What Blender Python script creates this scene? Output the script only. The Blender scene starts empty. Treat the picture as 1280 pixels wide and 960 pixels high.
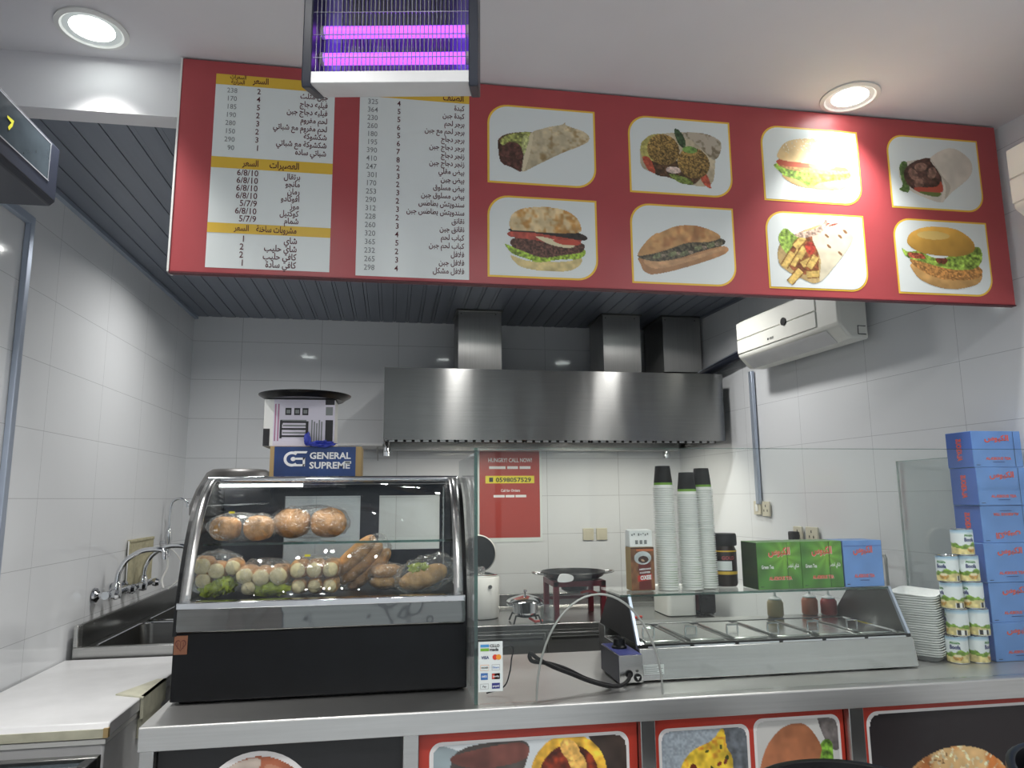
import bpy, bmesh, math, random
import numpy as np
from mathutils import Vector, Matrix
C = bpy.context.scene.collection
SC = bpy.context.scene
PI = math.pi
# ---------------------------------------------------------------- camera
yaw, pitch, roll, FPX, EYE = 0.165901, 0.157325, -0.00888808, 900.0, 1.55
fw = Vector((math.sin(yaw)*math.cos(pitch), math.cos(yaw)*math.cos(pitch), math.sin(pitch)))
r0 = Vector((math.cos(yaw), -math.sin(yaw), 0)); u0 = r0.cross(fw)
rt = r0*math.cos(roll) + u0*math.sin(roll); up = u0*math.cos(roll) - r0*math.sin(roll)
cam = bpy.data.cameras.new('camera'); cam.sensor_width = 36; cam.lens = 36*FPX/1280; cam.clip_start = 0.02
co = bpy.data.objects.new('camera', cam); C.objects.link(co)
mw = Matrix.Identity(4)
for i in range(3):
    mw[i][0], mw[i][1], mw[i][2] = rt[i], up[i], -fw[i]
mw[2][3] = EYE
co.matrix_world = mw
SC.camera = co
# ---------------------------------------------------------------- light
wd = bpy.data.worlds.new('world'); SC.world = wd; wd.use_nodes = True
wd.node_tree.nodes['Background'].inputs[0].default_value = (0.86, 0.93, 1, 1)
wd.node_tree.nodes['Background'].inputs[1].default_value = 1.0
SC.view_settings.view_transform = 'Standard'; SC.view_settings.look = 'None'
SC.view_settings.exposure = 0.0; SC.view_settings.gamma = 1
SC.view_settings.use_curve_mapping = False
SC.cycles.max_bounces = 10; SC.cycles.transparent_max_bounces = 24
SC.cycles.caustics_reflective = False; SC.cycles.caustics_refractive = False
SC.cycles.sample_clamp_indirect = 6
FRONT_W, FILL_W, KITCHEN_W, HOOD_FILL_W = 7, 13.5, 10, 6.5
def lamp(x, y, z, w, r=0.08, col=(1, 0.985, 0.96), spread=2.7):
    l = bpy.data.lights.new('lamp_light', 'AREA'); l.shape = 'DISK'; l.size = 2*r; l.energy = w; l.color = col; l.spread = spread
    o = bpy.data.objects.new('lamp_light', l); o.location = (x, y, z); return o
# ---------------------------------------------------------------- helpers
def S(r, g, b):
    f = lambda v: (v/255/12.92 if v <= 10.3 else ((v/255+0.055)/1.055)**2.4)
    return (f(r), f(g), f(b), 1)
M = {}
def mat(name, col=(1, 1, 1, 1), rough=0.5, metal=0.0, noise=None, bump=None, emit=None, aniso=0, spec=0.5, coat=0):
    m = bpy.data.materials.new(name); m.use_nodes = True; nt = m.node_tree; b = nt.nodes['Principled BSDF']
    b.inputs['Base Color'].default_value = col; b.inputs['Roughness'].default_value = rough; b.inputs['Metallic'].default_value = metal
    b.inputs['Specular IOR Level'].default_value = spec; b.inputs['Coat Weight'].default_value = coat
    if aniso: b.inputs['Anisotropic'].default_value = aniso
    if emit: b.inputs['Emission Color'].default_value = emit[0]; b.inputs['Emission Strength'].default_value = emit[1]
    if noise or bump:
        tc = nt.nodes.new('ShaderNodeTexCoord')
    if noise:   # (scale(3) or float, amount)
        mp = nt.nodes.new('ShaderNodeMapping'); nt.links.new(tc.outputs['Object'], mp.inputs[0])
        sc = noise[0] if isinstance(noise[0], tuple) else (noise[0],)*3
        mp.inputs['Scale'].default_value = sc
        n = nt.nodes.new('ShaderNodeTexNoise'); n.inputs['Scale'].default_value = 1; n.inputs['Detail'].default_value = 5
        nt.links.new(mp.outputs[0], n.inputs['Vector'])
        rp = nt.nodes.new('ShaderNodeMapRange'); rp.inputs[1].default_value = 0.3; rp.inputs[2].default_value = 0.7
        rp.inputs[3].default_value = 1-noise[1]; rp.inputs[4].default_value = 1+noise[1]*0.6
        nt.links.new(n.outputs['Fac'], rp.inputs[0])
        mx = nt.nodes.new('ShaderNodeMix'); mx.data_type = 'RGBA'; mx.blend_type = 'MULTIPLY'; mx.inputs[0].default_value = 1
        mx.inputs[6].default_value = col; nt.links.new(rp.outputs[0], mx.inputs[7]); nt.links.new(mx.outputs[2], b.inputs['Base Color'])
    if bump:    # (scale, strength, distance)
        mp2 = nt.nodes.new('ShaderNodeMapping'); nt.links.new(tc.outputs['Object'], mp2.inputs[0])
        mp2.inputs['Scale'].default_value = bump[0] if isinstance(bump[0], tuple) else (bump[0],)*3
        n2 = nt.nodes.new('ShaderNodeTexNoise'); n2.inputs['Scale'].default_value = 1; n2.inputs['Detail'].default_value = 2
        nt.links.new(mp2.outputs[0], n2.inputs['Vector'])
        bp = nt.nodes.new('ShaderNodeBump'); bp.inputs['Strength'].default_value = bump[1]; bp.inputs['Distance'].default_value = bump[2]
        nt.links.new(n2.outputs['Fac'], bp.inputs['Height']); nt.links.new(bp.outputs[0], b.inputs['Normal'])
    M[name] = m; return m
def glassmat(name, tint, base=0.035, rough=0.0, bump=None, haze=0.0):
    m = bpy.data.materials.new(name); m.use_nodes = True; nt = m.node_tree; nt.nodes.clear()
    out = nt.nodes.new('ShaderNodeOutputMaterial'); tr = nt.nodes.new('ShaderNodeBsdfTransparent'); tr.inputs[0].default_value = tint
    gl = nt.nodes.new('ShaderNodeBsdfGlossy'); gl.inputs['Roughness'].default_value = rough; gl.inputs[0].default_value = (1, 1, 1, 1)
    lw = nt.nodes.new('ShaderNodeLayerWeight'); lw.inputs[0].default_value = 0.5
    pw = nt.nodes.new('ShaderNodeMath'); pw.operation = 'POWER'; pw.inputs[1].default_value = 5; nt.links.new(lw.outputs['Facing'], pw.inputs[0])
    mr = nt.nodes.new('ShaderNodeMapRange'); mr.inputs[3].default_value = base; mr.inputs[4].default_value = 0.9; nt.links.new(pw.outputs[0], mr.inputs[0])
    mx = nt.nodes.new('ShaderNodeMixShader'); nt.links.new(mr.outputs[0], mx.inputs[0]); nt.links.new(tr.outputs[0], mx.inputs[1]); nt.links.new(gl.outputs[0], mx.inputs[2])
    last = mx
    if haze:
        df = nt.nodes.new('ShaderNodeBsdfDiffuse'); df.inputs[0].default_value = (0.75, 0.78, 0.8, 1)
        m2 = nt.nodes.new('ShaderNodeMixShader'); m2.inputs[0].default_value = haze
        nt.links.new(mx.outputs[0], m2.inputs[1]); nt.links.new(df.outputs[0], m2.inputs[2]); last = m2
    if bump:
        tc = nt.nodes.new('ShaderNodeTexCoord'); n2 = nt.nodes.new('ShaderNodeTexNoise'); n2.inputs['Scale'].default_value = bump[0]; n2.inputs['Detail'].default_value = 3
        nt.links.new(tc.outputs['Object'], n2.inputs['Vector'])
        bp = nt.nodes.new('ShaderNodeBump'); bp.inputs['Strength'].default_value = bump[1]; bp.inputs['Distance'].default_value = bump[2]
        nt.links.new(n2.outputs['Fac'], bp.inputs['Height']); nt.links.new(bp.outputs[0], gl.inputs['Normal']); nt.links.new(bp.outputs[0], lw.inputs['Normal'])
    nt.links.new(last.outputs[0], out.inputs[0]); M[name] = m; return m
class MB:
    def __init__(s): s.v = []; s.f = []; s.mi = []; s.mats = []; s.col = {}
    def m(s, mm):
        if isinstance(mm, str): mm = M[mm]
        if mm not in s.mats: s.mats.append(mm)
        return s.mats.index(mm)
    def add(s, vs, fs, mm, cols=None):
        o = len(s.v); k = s.m(mm); s.v += [tuple(p) for p in vs]
        for f in fs: s.f.append(tuple(i+o for i in f)); s.mi.append(k)
        if cols is not None:
            for i, c in enumerate(cols): s.col[o+i] = c
        return s
    def box(s, x0, x1, y0, y1, z0, z1, mm):
        v = [(x, y, z) for z in (z0, z1) for y in (y0, y1) for x in (x0, x1)]
        return s.add(v, [(0, 2, 3, 1), (4, 5, 7, 6), (0, 1, 5, 4), (2, 6, 7, 3), (0, 4, 6, 2), (1, 3, 7, 5)], mm)
    def prism(s, poly, ax, a, b, mm):
        f = {'x': lambda p, t: (t, p[0], p[1]), 'y': lambda p, t: (p[0], t, p[1]), 'z': lambda p, t: (p[0], p[1], t)}[ax]
        n = len(poly); v = [f(p, a) for p in poly]+[f(p, b) for p in poly]
        return s.add(v, [tuple(range(n)), tuple(range(2*n-1, n-1, -1))]+[(i, i+n, (i+1) % n+n, (i+1) % n) for i in range(n)], mm)
    def poly(s, pts, mm): return s.add(pts, [tuple(range(len(pts)))], mm)
    def lathe(s, prof, c, mm, n=32, ax='z', cap=True, mats=None):
        v = []; fs = []; L = len(prof)
        for r, z in prof:
            for k in range(n):
                a = 2*PI*k/n; x, y = r*math.cos(a), r*math.sin(a)
                p = {'z': (x, y, z), 'y': (x, z, y), 'x': (z, x, y)}[ax]
                v.append((c[0]+p[0], c[1]+p[1], c[2]+p[2]))
        o = len(s.v); s.v += v
        for i in range(L-1):
            k0 = s.m(mats[i] if mats else mm)
            for k in range(n):
                s.f.append((o+i*n+k, o+i*n+(k+1) % n, o+(i+1)*n+(k+1) % n, o+(i+1)*n+k)); s.mi.append(k0)
        if cap:
            for i, mmm in ((0, mats[0] if mats else mm), (L-1, mats[-1] if mats else mm)):
                if prof[i][0] > 1e-5: s.f.append(tuple(o+i*n+k for k in range(n))); s.mi.append(s.m(mmm))
        return s
    def tube(s, pts, r, mm, n=10, cap=True):
        P = [Vector(p) for p in pts]; rr = r if isinstance(r, (list, tuple)) else [r]*len(P)
        T = [(P[min(i+1, len(P)-1)]-P[max(i-1, 0)]).normalized() for i in range(len(P))]
        nrm = T[0].orthogonal().normalized(); v = []
        for i, p in enumerate(P):
            nrm = (nrm-T[i]*nrm.dot(T[i])).normalized(); b = T[i].cross(nrm)
            v += [tuple(p+(nrm*math.cos(2*PI*k/n)+b*math.sin(2*PI*k/n))*rr[i]) for k in range(n)]
        fs = [(i*n+k, i*n+(k+1) % n, (i+1)*n+(k+1) % n, (i+1)*n+k) for i in range(len(P)-1) for k in range(n)]
        if cap: fs += [tuple(range(n)), tuple((len(P)-1)*n+k for k in range(n))]
        return s.add(v, fs, mm)
    def ell(s, c, r, mm, n=20, lump=0, seed=0, rot=None, sup=1.0, k=2.5):
        rng = random.Random(seed); ph = [rng.uniform(0, 6) for _ in range(6)]
        v = []; nj = n//2
        for j in range(nj+1):
            t = PI*j/nj
            for i in range(n):
                a = 2*PI*i/n; d = Vector((math.sin(t)*math.cos(a), math.sin(t)*math.sin(a), math.cos(t)))
                q = 1+lump*(math.sin(k*d.x*2+ph[0])*math.sin(k*d.y*2+ph[1])+0.6*math.sin(k*2.3*d.z+ph[2]+k*d.x*3+ph[3]))
                e = Vector([math.copysign(abs(x)**sup, x) for x in d])
                p = Vector((e.x*r[0], e.y*r[1], e.z*r[2]))*q
                if rot: p = rot @ p
                v.append((c[0]+p.x, c[1]+p.y, c[2]+p.z))
        return s.add(v, [(j*n+i, j*n+(i+1) % n, (j+1)*n+(i+1) % n, (j+1)*n+i) for j in range(nj) for i in range(n)], mm)
    def build(s, name, parent=None, ang=35, bevel=0, seg=2, sub=0):
        me = bpy.data.meshes.new(name)
        off = parent_world(parent) if parent else Vector((0, 0, 0))
        me.from_pydata([tuple(Vector(p)-off) for p in s.v], [], s.f)
        for mm in s.mats: me.materials.append(mm)
        me.polygons.foreach_set('material_index', s.mi)
        if s.col:
            a = me.color_attributes.new('Col', 'FLOAT_COLOR', 'POINT'); arr = np.ones((len(s.v), 4), np.float32)
            idx = np.fromiter(s.col.keys(), int); arr[idx, :3] = np.array(list(s.col.values()), np.float32)[:, :3]
            a.data.foreach_set('color', arr.ravel())
        bm = bmesh.new(); bm.from_mesh(me)
        bmesh.ops.remove_doubles(bm, verts=[v for v in bm.verts if len(v.link_faces) == 0], dist=0)
        bmesh.ops.recalc_face_normals(bm, faces=bm.faces); bm.to_mesh(me); bm.free()
        me.polygons.foreach_set('use_smooth', [True]*len(me.polygons)); me.set_sharp_from_angle(angle=math.radians(ang))
        o = bpy.data.objects.new(name, me); C.objects.link(o)
        if parent: o.parent = parent
        if bevel:
            b = o.modifiers.new('bevel', 'BEVEL'); b.width = bevel; b.segments = seg; b.limit_method = 'ANGLE'; b.angle_limit = math.radians(40); b.harden_normals = False
        if sub:
            b = o.modifiers.new('sub', 'SUBSURF'); b.levels = sub; b.render_levels = sub
        return o
def parent_world(p):
    v = Vector((0, 0, 0))
    while p: v += p.location; p = p.parent
    return v
def tag(o, label=None, cat=None, group=None, kind=None):
    if label: o['label'] = label
    if cat: o['category'] = cat
    if group: o['group'] = group
    if kind: o['kind'] = kind
    return o
def thing(name, label, cat, loc=(0, 0, 0), group=None):
    o = bpy.data.objects.new(name, None); o.location = loc; o.empty_display_size = 0.05; C.objects.link(o)
    return tag(o, label, cat, group)
def struct(mb, name, **k): return tag(mb.build(name, **k), kind='structure')
def copy_tree(o, parent=None):
    c = o.copy(); C.objects.link(c); c.parent = parent
    for ch in list(o.children): copy_tree(ch, c)
    return c
def rrect(x0, x1, y0, y1, r, n=6, corners=(1, 1, 1, 1)):   # corners: BL BR TR TL
    P = []
    for (cx, cy, a0, on) in ((x0+r, y0+r, PI, corners[0]), (x1-r, y0+r, 1.5*PI, corners[1]), (x1-r, y1-r, 0, corners[2]), (x0+r, y1-r, PI/2, corners[3])):
        if on: P += [(cx+r*math.cos(a0+PI/2*i/n), cy+r*math.sin(a0+PI/2*i/n)) for i in range(n+1)]
        else: P.append((cx+(r if math.cos(a0+0.1) > 0 else -r), cy+(r if math.sin(a0+PI/4) > 0 else -r)))
    return P
def arc(c, r, a0, a1, n, f): return [f(c[0]+r*math.cos(a0+(a1-a0)*i/n), c[1]+r*math.sin(a0+(a1-a0)*i/n)) for i in range(n+1)]
# ---- writing: letters become flat mesh, mapped anywhere by a function (u, v, layer) -> point
AR = {}
_b = 0xFE8D
for ch, n in zip('ابةتثجحخدذرزسشصضطظعغفقكلمنهوىي', (2, 4, 2, 4, 4, 4, 4, 4, 2, 2, 2, 2, 4, 4, 4, 4, 4, 4, 4, 4, 4, 4, 4, 4, 4, 4, 4, 2, 2, 4)):
    AR[ch] = (_b, n); _b += n
def arabic(t):
    out = []; n = len(t); i = 0
    joins = lambda ch: ch in AR and AR[ch][1] == 4
    while i < n:
        ch = t[i]
        if ch not in AR: out.append(ch); i += 1; continue
        prev = i > 0 and joins(t[i-1])
        if ch == 'ل' and i+1 < n and t[i+1] == 'ا': out.append(chr(0xFEFC if prev else 0xFEFB)); i += 2; continue
        nxt = AR[ch][1] == 4 and i+1 < n and t[i+1] in AR
        b = AR[ch][0]; out.append(chr(b+(3 if prev and nxt else 2 if nxt else 1 if prev else 0))); i += 1
    return ''.join(reversed(out))
TXT = {}
def text2d(s, bold=0.0):
    if (s, bold) in TXT: return TXT[(s, bold)]
    c = bpy.data.curves.new('t', 'FONT'); c.body = arabic(s) if any(ch in AR for ch in s) else s
    c.size = 1; c.resolution_u = 2; c.offset = bold; c.fill_mode = 'FRONT'
    o = bpy.data.objects.new('t', c); C.objects.link(o); dg = bpy.context.evaluated_depsgraph_get()
    me = bpy.data.meshes.new_from_object(o.evaluated_get(dg)); v = [(p.co.x, p.co.y) for p in me.vertices]; f = [tuple(q.vertices) for q in me.polygons]
    bpy.data.objects.remove(o); bpy.data.curves.remove(c); bpy.data.meshes.remove(me)
    x0 = min(p[0] for p in v); x1 = max(p[0] for p in v)
    TXT[(s, bold)] = ([(p[0]-x0, p[1]) for p in v], f, x1-x0); return TXT[(s, bold)]
def write(mb, s, fm, u, v, h, mm, align='l', bold=0.012, width=None, maxw=None, layer=2, rot=0, cond=1):
    V, F, w = text2d(s, bold); sx = h*cond
    if width: sx = width/w
    if maxw and w*sx > maxw: sx = maxw/w
    u0 = u-{'l': 0, 'r': w*sx, 'c': w*sx/2}[align]
    if rot: mb.add([fm(u-(p[0]*sx-w*sx/2), v-p[1]*h, layer) for p in V], F, mm)
    else: mb.add([fm(u0+p[0]*sx, v+p[1]*h, layer) for p in V], F, mm)
def flat(org, ru, rv, nrm, gap=0.0006):
    org, ru, rv, nrm = Vector(org), Vector(ru), Vector(rv), Vector(nrm)
    return lambda u, v, l=0: tuple(org+ru*u+rv*v+nrm*(gap*l))
def front(y, gap=0.0006): return lambda u, v, l=0: (u, y-gap*l, v)   # faces the viewer, u = X, v = Z
def rect(mb, fm, u0, u1, v0, v1, mm, l=1): mb.poly([fm(u0, v0, l), fm(u1, v0, l), fm(u1, v1, l), fm(u0, v1, l)], mm)
def shape(mb, fm, pts, mm, l=1): mb.poly([fm(p[0], p[1], l) for p in pts], mm)
# ---- printed pictures: ink colours on a fine grid
def vnoise(x, y, seed):
    rng = np.random.RandomState(seed); G = rng.rand(64, 64); xi = np.floor(x).astype(int); yi = np.floor(y).astype(int)
    fx = x-xi; fy = y-yi; fx = fx*fx*(3-2*fx); fy = fy*fy*(3-2*fy); g = lambda a, b: G[b % 64, a % 64]
    return (g(xi, yi)*(1-fx)+g(xi+1, yi)*fx)*(1-fy)+(g(xi, yi+1)*(1-fx)+g(xi+1, yi+1)*fx)*fy
def smooth(pts, n=5):
    P = np.array(pts, float); out = []
    for i in range(len(P)):
        a, b, c, d = P[i-1], P[i], P[(i+1) % len(P)], P[(i+2) % len(P)]
        for k in range(n):
            t = k/n; out.append(0.5*((2*b)+(c-a)*t+(2*a-5*b+4*c-d)*t*t+(3*b-a-3*c+d)*t**3))
    return np.array(out)
class Ink:
    """x0..x1, y0..y1 is the drawing frame (y downwards); w dots across"""
    def __init__(s, x0, y0, x1, y1, w, bg=None):
        s.b = (x0, y0, x1, y1); s.w = w; s.h = max(4, int(w*(y1-y0)/(x1-x0)))
        s.X, s.Y = np.meshgrid(np.linspace(x0, x1, s.w), np.linspace(y0, y1, s.h)); s.px = (x1-x0)/s.w
        s.c = np.zeros((s.h, s.w, 3)); s.a = np.zeros((s.h, s.w)); s.seed = 1
        if bg: s.c[:] = bg; s.a[:] = 1
    def fill(s, pts, col, noise=None, dark=None, sm=True, patch=None, clip=None):
        """noise=(size,amp) ; dark=(dx,dy,amt) tonal ramp of the print ; patch=(size,colour,threshold)"""
        P = smooth(pts) if sm else np.array(pts, float); s.seed += 1
        ins = np.zeros(s.X.shape, bool); x, y = s.X, s.Y
        for i in range(len(P)):
            (ax, ay), (bx, by) = P[i-1], P[i]
            if ay == by: continue
            ins ^= ((ay > y) != (by > y)) & (x < (bx-ax)*(y-ay)/(by-ay)+ax)
        if clip is not None: ins &= clip
        c = np.ones(s.X.shape+(3,))*np.array(col, float)
        if patch:
            k = np.clip((.6*vnoise(x/patch[0], y/patch[0], s.seed+50)+.4*vnoise(2.7*x/patch[0]+5, 2.7*y/patch[0]+9, s.seed+70)-patch[2]+.04)*4, 0, 1)[..., None]; c = c*(1-k)+np.array(patch[1], float)*k
        if noise: c *= (1+noise[1]*2*(vnoise(x/noise[0], y/noise[0], s.seed)+0.5*vnoise(2.3*x/noise[0], 2.3*y/noise[0], s.seed+9)-0.75))[..., None]
        if dark:
            t = ((x-P[:, 0].mean())/max(np.ptp(P[:, 0]), 1)*dark[0]+(y-P[:, 1].mean())/max(np.ptp(P[:, 1]), 1)*dark[1]); c *= (1-dark[2]*t)[..., None]
        s.c[ins] = np.clip(c[ins], 0, 255); s.a[ins] = 1; return ins
    def blob(s, x, y, rx, ry, col, rot=0, **k):
        t = np.linspace(0, 2*PI, 18, endpoint=False); cr, sr = math.cos(rot), math.sin(rot)
        return s.fill([(x+rx*math.cos(a)*cr-ry*math.sin(a)*sr, y+rx*math.cos(a)*sr+ry*math.sin(a)*cr) for a in t], col, **k)
    def scatter(s, n, region, rx, ry, col, seed=0, var=0.2, k=None):
        rng = random.Random(seed); ys, xs = np.nonzero(region)
        if len(ys) == 0: return
        for _ in range(n):
            i = rng.randrange(len(ys)); q = 1+rng.uniform(-var, var)
            s.blob(s.X[ys[i], xs[i]], s.Y[ys[i], xs[i]], rx*rng.uniform(.6, 1.3), ry*rng.uniform(.6, 1.3), [min(255, v*q) for v in col], rot=rng.uniform(0, 3), clip=region)
    def put(s, mb, fm, u0, u1, v0, v1, l=3, mm='ink', stretch=None):
        lin = np.where(s.c/255 <= .04045, s.c/255/12.92, ((s.c/255+.055)/1.055)**2.4)
        h, w = s.h, s.w; idx = -np.ones((h, w), int); vs = []; cs = []; fs = []
        ok = s.a > .5; q = ok[:-1, :-1] & ok[1:, :-1] & ok[:-1, 1:] & ok[1:, 1:]
        use = np.zeros((h, w), bool); use[:-1, :-1] |= q; use[1:, :-1] |= q; use[:-1, 1:] |= q; use[1:, 1:] |= q
        for j, i in zip(*np.nonzero(use)):
            idx[j, i] = len(vs); vs.append(fm(u0+(u1-u0)*i/(w-1), v1-(v1-v0)*j/(h-1), l)); cs.append(lin[j, i])
        for j, i in zip(*np.nonzero(q)): fs.append((idx[j, i], idx[j+1, i], idx[j+1, i+1], idx[j, i+1]))
        mb.add(vs, fs, mm, cs)
# ---------------------------------------------------------------- materials
def tilemat(name, axis, off, base, grout):
    m = mat(name, base, 0.07, spec=0.5); nt = m.node_tree; b = nt.nodes['Principled BSDF']
    tc = nt.nodes.new('ShaderNodeTexCoord'); sp = nt.nodes.new('ShaderNodeSeparateXYZ'); cb = nt.nodes.new('ShaderNodeCombineXYZ')
    nt.links.new(tc.outputs['Object'], sp.inputs[0]); nt.links.new(sp.outputs[axis], cb.inputs[0]); nt.links.new(sp.outputs[2], cb.inputs[1])
    ad = nt.nodes.new('ShaderNodeVectorMath'); ad.operation = 'ADD'; ad.inputs[1].default_value = (off[0], off[1], 0); nt.links.new(cb.outputs[0], ad.inputs[0])
    br = nt.nodes.new('ShaderNodeTexBrick'); br.offset = 0; br.inputs['Scale'].default_value = 1; br.inputs['Brick Width'].default_value = 0.549
    br.inputs['Row Height'].default_value = 0.2745; br.inputs['Mortar Size'].default_value = 0.0012; br.inputs['Mortar Smooth'].default_value = 0.3; br.inputs['Bias'].default_value = -0.4
    br.inputs['Color1'].default_value = base; br.inputs['Color2'].default_value = tuple(v*0.975 for v in base[:3])+(1,); br.inputs['Mortar'].default_value = grout
    nt.links.new(ad.outputs[0], br.inputs['Vector']); nt.links.new(br.outputs['Color'], b.inputs['Base Color'])
    n2 = nt.nodes.new('ShaderNodeTexNoise'); n2.inputs['Scale'].default_value = 5; nt.links.new(tc.outputs['Object'], n2.inputs['Vector'])
    bp = nt.nodes.new('ShaderNodeBump'); bp.inputs['Strength'].default_value = 0.06; bp.inputs['Distance'].default_value = 0.02
    nt.links.new(n2.outputs['Fac'], bp.inputs['Height']); nt.links.new(bp.outputs[0], b.inputs['Normal'])
TILE = S(226, 228, 230)
tilemat('tile_back', 0, (5.453, 2.8265), TILE, S(152, 154, 156))
tilemat('tile_side', 1, (5.0, 2.8265), TILE, S(178, 180, 183))
mat('plaster', S(222, 220, 222), 0.8, noise=(3, 0.03))
mat('slat', S(116, 122, 134), 0.42, noise=((40, 2, 40), 0.05))
mat('slat_gap', S(40, 42, 48), 0.6)
mat('floor_tile', S(188, 190, 192), 0.25, noise=(4, 0.1))
mat('alu', S(176, 186, 202), 0.35, 0.6)
def steelmat(name, v, rough, aniso, wav, scale=(2, 2, 2), brush=(3, 3, 120), rot=0.0):
    m = mat(name, S(v, v, v-2), rough, 1.0, noise=(brush, 0.07), bump=(scale, wav, 0.02), aniso=aniso)
    b = m.node_tree.nodes['Principled BSDF']; b.inputs['Anisotropic Rotation'].default_value = rot
    tg = m.node_tree.nodes.new('ShaderNodeTangent'); tg.direction_type = 'RADIAL'; tg.axis = 'Z'; m.node_tree.links.new(tg.outputs[0], b.inputs['Tangent'])
    return m
steelmat('steel', 186, 0.27, 0.3, 0.12)
steelmat('steel_hood', 150, 0.27, 0.92, 0.4, scale=(3.2, 1, 0.7), rot=0.25)
steelmat('steel_duct', 178, 0.34, 0.9, 0.3, scale=(2.5, 1, 1.2), brush=(120, 120, 3), rot=0.0)
steelmat('steel_mirror', 118, 0.06, 0, 0.35, scale=(5, 3, 7))
steelmat('steel_top', 200, 0.4, 0.2, 0.1)
steelmat('steel_dark', 110, 0.3, 0.2, 0.1)
mat('chrome', S(215, 217, 220), 0.08, 1.0)
mat('black_gloss', S(11, 12, 15), 0.3, noise=(14, 0.3), spec=0.25)
mat('black', S(16, 17, 19), 0.45, spec=0.3)
mat('black_metal', S(34, 34, 36), 0.38, 0.4, noise=(20, 0.3))
mat('dark_navy', S(38, 42, 54), 0.4)
mat('white', S(228, 228, 224), 0.45)
mat('white_paint', S(214, 214, 214), 0.35, noise=(12, 0.05))
mat('enamel_old', S(202, 200, 178), 0.4, noise=(18, 0.16))
mat('paper', S(226, 232, 230), 0.4)
mat('cup_paper', S(238, 240, 236), 0.5)
mat('foam', S(246, 248, 246), 0.55)
mat('sign_red', S(174, 74, 78), 0.36, noise=(7, 0.06))
mat('panel_red', S(182, 56, 40), 0.38, noise=(5, 0.05))
mat('poster_red', S(176, 66, 56), 0.35)
mat('gold', S(226, 186, 62), 0.4)
mat('frame_gold', S(240, 196, 70), 0.4)
mat('ink_maroon', S(84, 24, 34), 0.5)
mat('ink_grey', S(128, 132, 132), 0.5)
mat('ink_black', S(30, 30, 34), 0.5)
mat('ink_white', S(240, 240, 240), 0.5)
mat('yellow', S(236, 220, 50), 0.45)
mat('orange_ink', S(226, 96, 70), 0.5)
mat('green_band', S(110, 160, 50), 0.45)
mat('cup_black', S(26, 28, 28), 0.6, spec=0.25)
mat('cardboard', S(176, 150, 104), 0.7)
mat('beige_plastic', S(206, 200, 178), 0.4)
mat('ac_white', S(228, 228, 220), 0.4)
mat('maroon_metal', S(104, 34, 44), 0.4, 0.2, noise=(15, 0.2))
mat('red_hose', S(190, 52, 46), 0.45)
mat('blue_plastic', S(44, 60, 170), 0.35)
mat('navy_lid', S(40, 50, 96), 0.4)
mat('cloth', S(182, 176, 146), 0.9, noise=(30, 0.15), bump=(40, 0.4, 0.01))
mat('soap_body', S(232, 232, 228), 0.4)
mat('wire_grey', S(170, 172, 168), 0.4, 0.6)
mat('cable_black', S(10, 10, 12), 0.5, spec=0.25)
mat('ketchup', S(186, 66, 66), 0.35); mat('orange_sauce', S(196, 120, 92), 0.35); mat('mustard', S(196, 178, 138), 0.35)
mat('coffee', S(38, 22, 16), 0.3, noise=(60, 0.5))
mat('crumb', S(232, 214, 168), 0.8, noise=(60, 0.2))
mat('bread', S(204, 150, 92), 0.5, noise=(26, 0.5), bump=(45, 0.6, 0.012))
mat('bread_pale', S(220, 172, 108), 0.55, noise=(26, 0.42), bump=(45, 0.6, 0.012))
mat('lettuce', S(172, 186, 60), 0.6, noise=(40, 0.3))
mat('strip_lens', S(255, 255, 255), 0.4, emit=((0.95, 1.0, 0.97, 1), 3))
mat('lens', S(255, 255, 255), 0.4, emit=((0.93, 1.0, 0.97, 1), 14))
mat('reflector', S(236, 242, 240), 0.3)
mat('uv', S(150, 60, 255), 0.4, emit=((0.40, 0.085, 1, 1), 2.2))
mat('painted_uv_glow', S(150, 136, 214), 0.5)  # violet glow of the tubes put into the back plate colour
m = mat('ink', rough=0.38); at_ = m.node_tree.nodes.new('ShaderNodeAttribute'); at_.attribute_name = 'Col'
m.node_tree.links.new(at_.outputs['Color'], m.node_tree.nodes['Principled BSDF'].inputs['Base Color'])
glassmat('glass', (0.975, 0.99, 0.98, 1), 0.02)
glassmat('glass_pale', (0.7, 0.8, 0.76, 1), 0.06, haze=.25)
glassmat('glass_edge', (0.25, 0.45, 0.4, 1), 0.08)
glassmat('glass_haze', (0.93, 0.95, 0.95, 1), 0.05, haze=0.10)
glassmat('glass_case', (0.95, 0.97, 0.97, 1), 0.03)
glassmat('film', (0.96, 0.96, 0.96, 1), 0.09, rough=0.05, bump=(60, 1.0, 0.025), haze=0.05)
glassmat('plastic_clear', (0.85, 0.87, 0.86, 1), 0.06, rough=0.1, haze=0.12)
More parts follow.
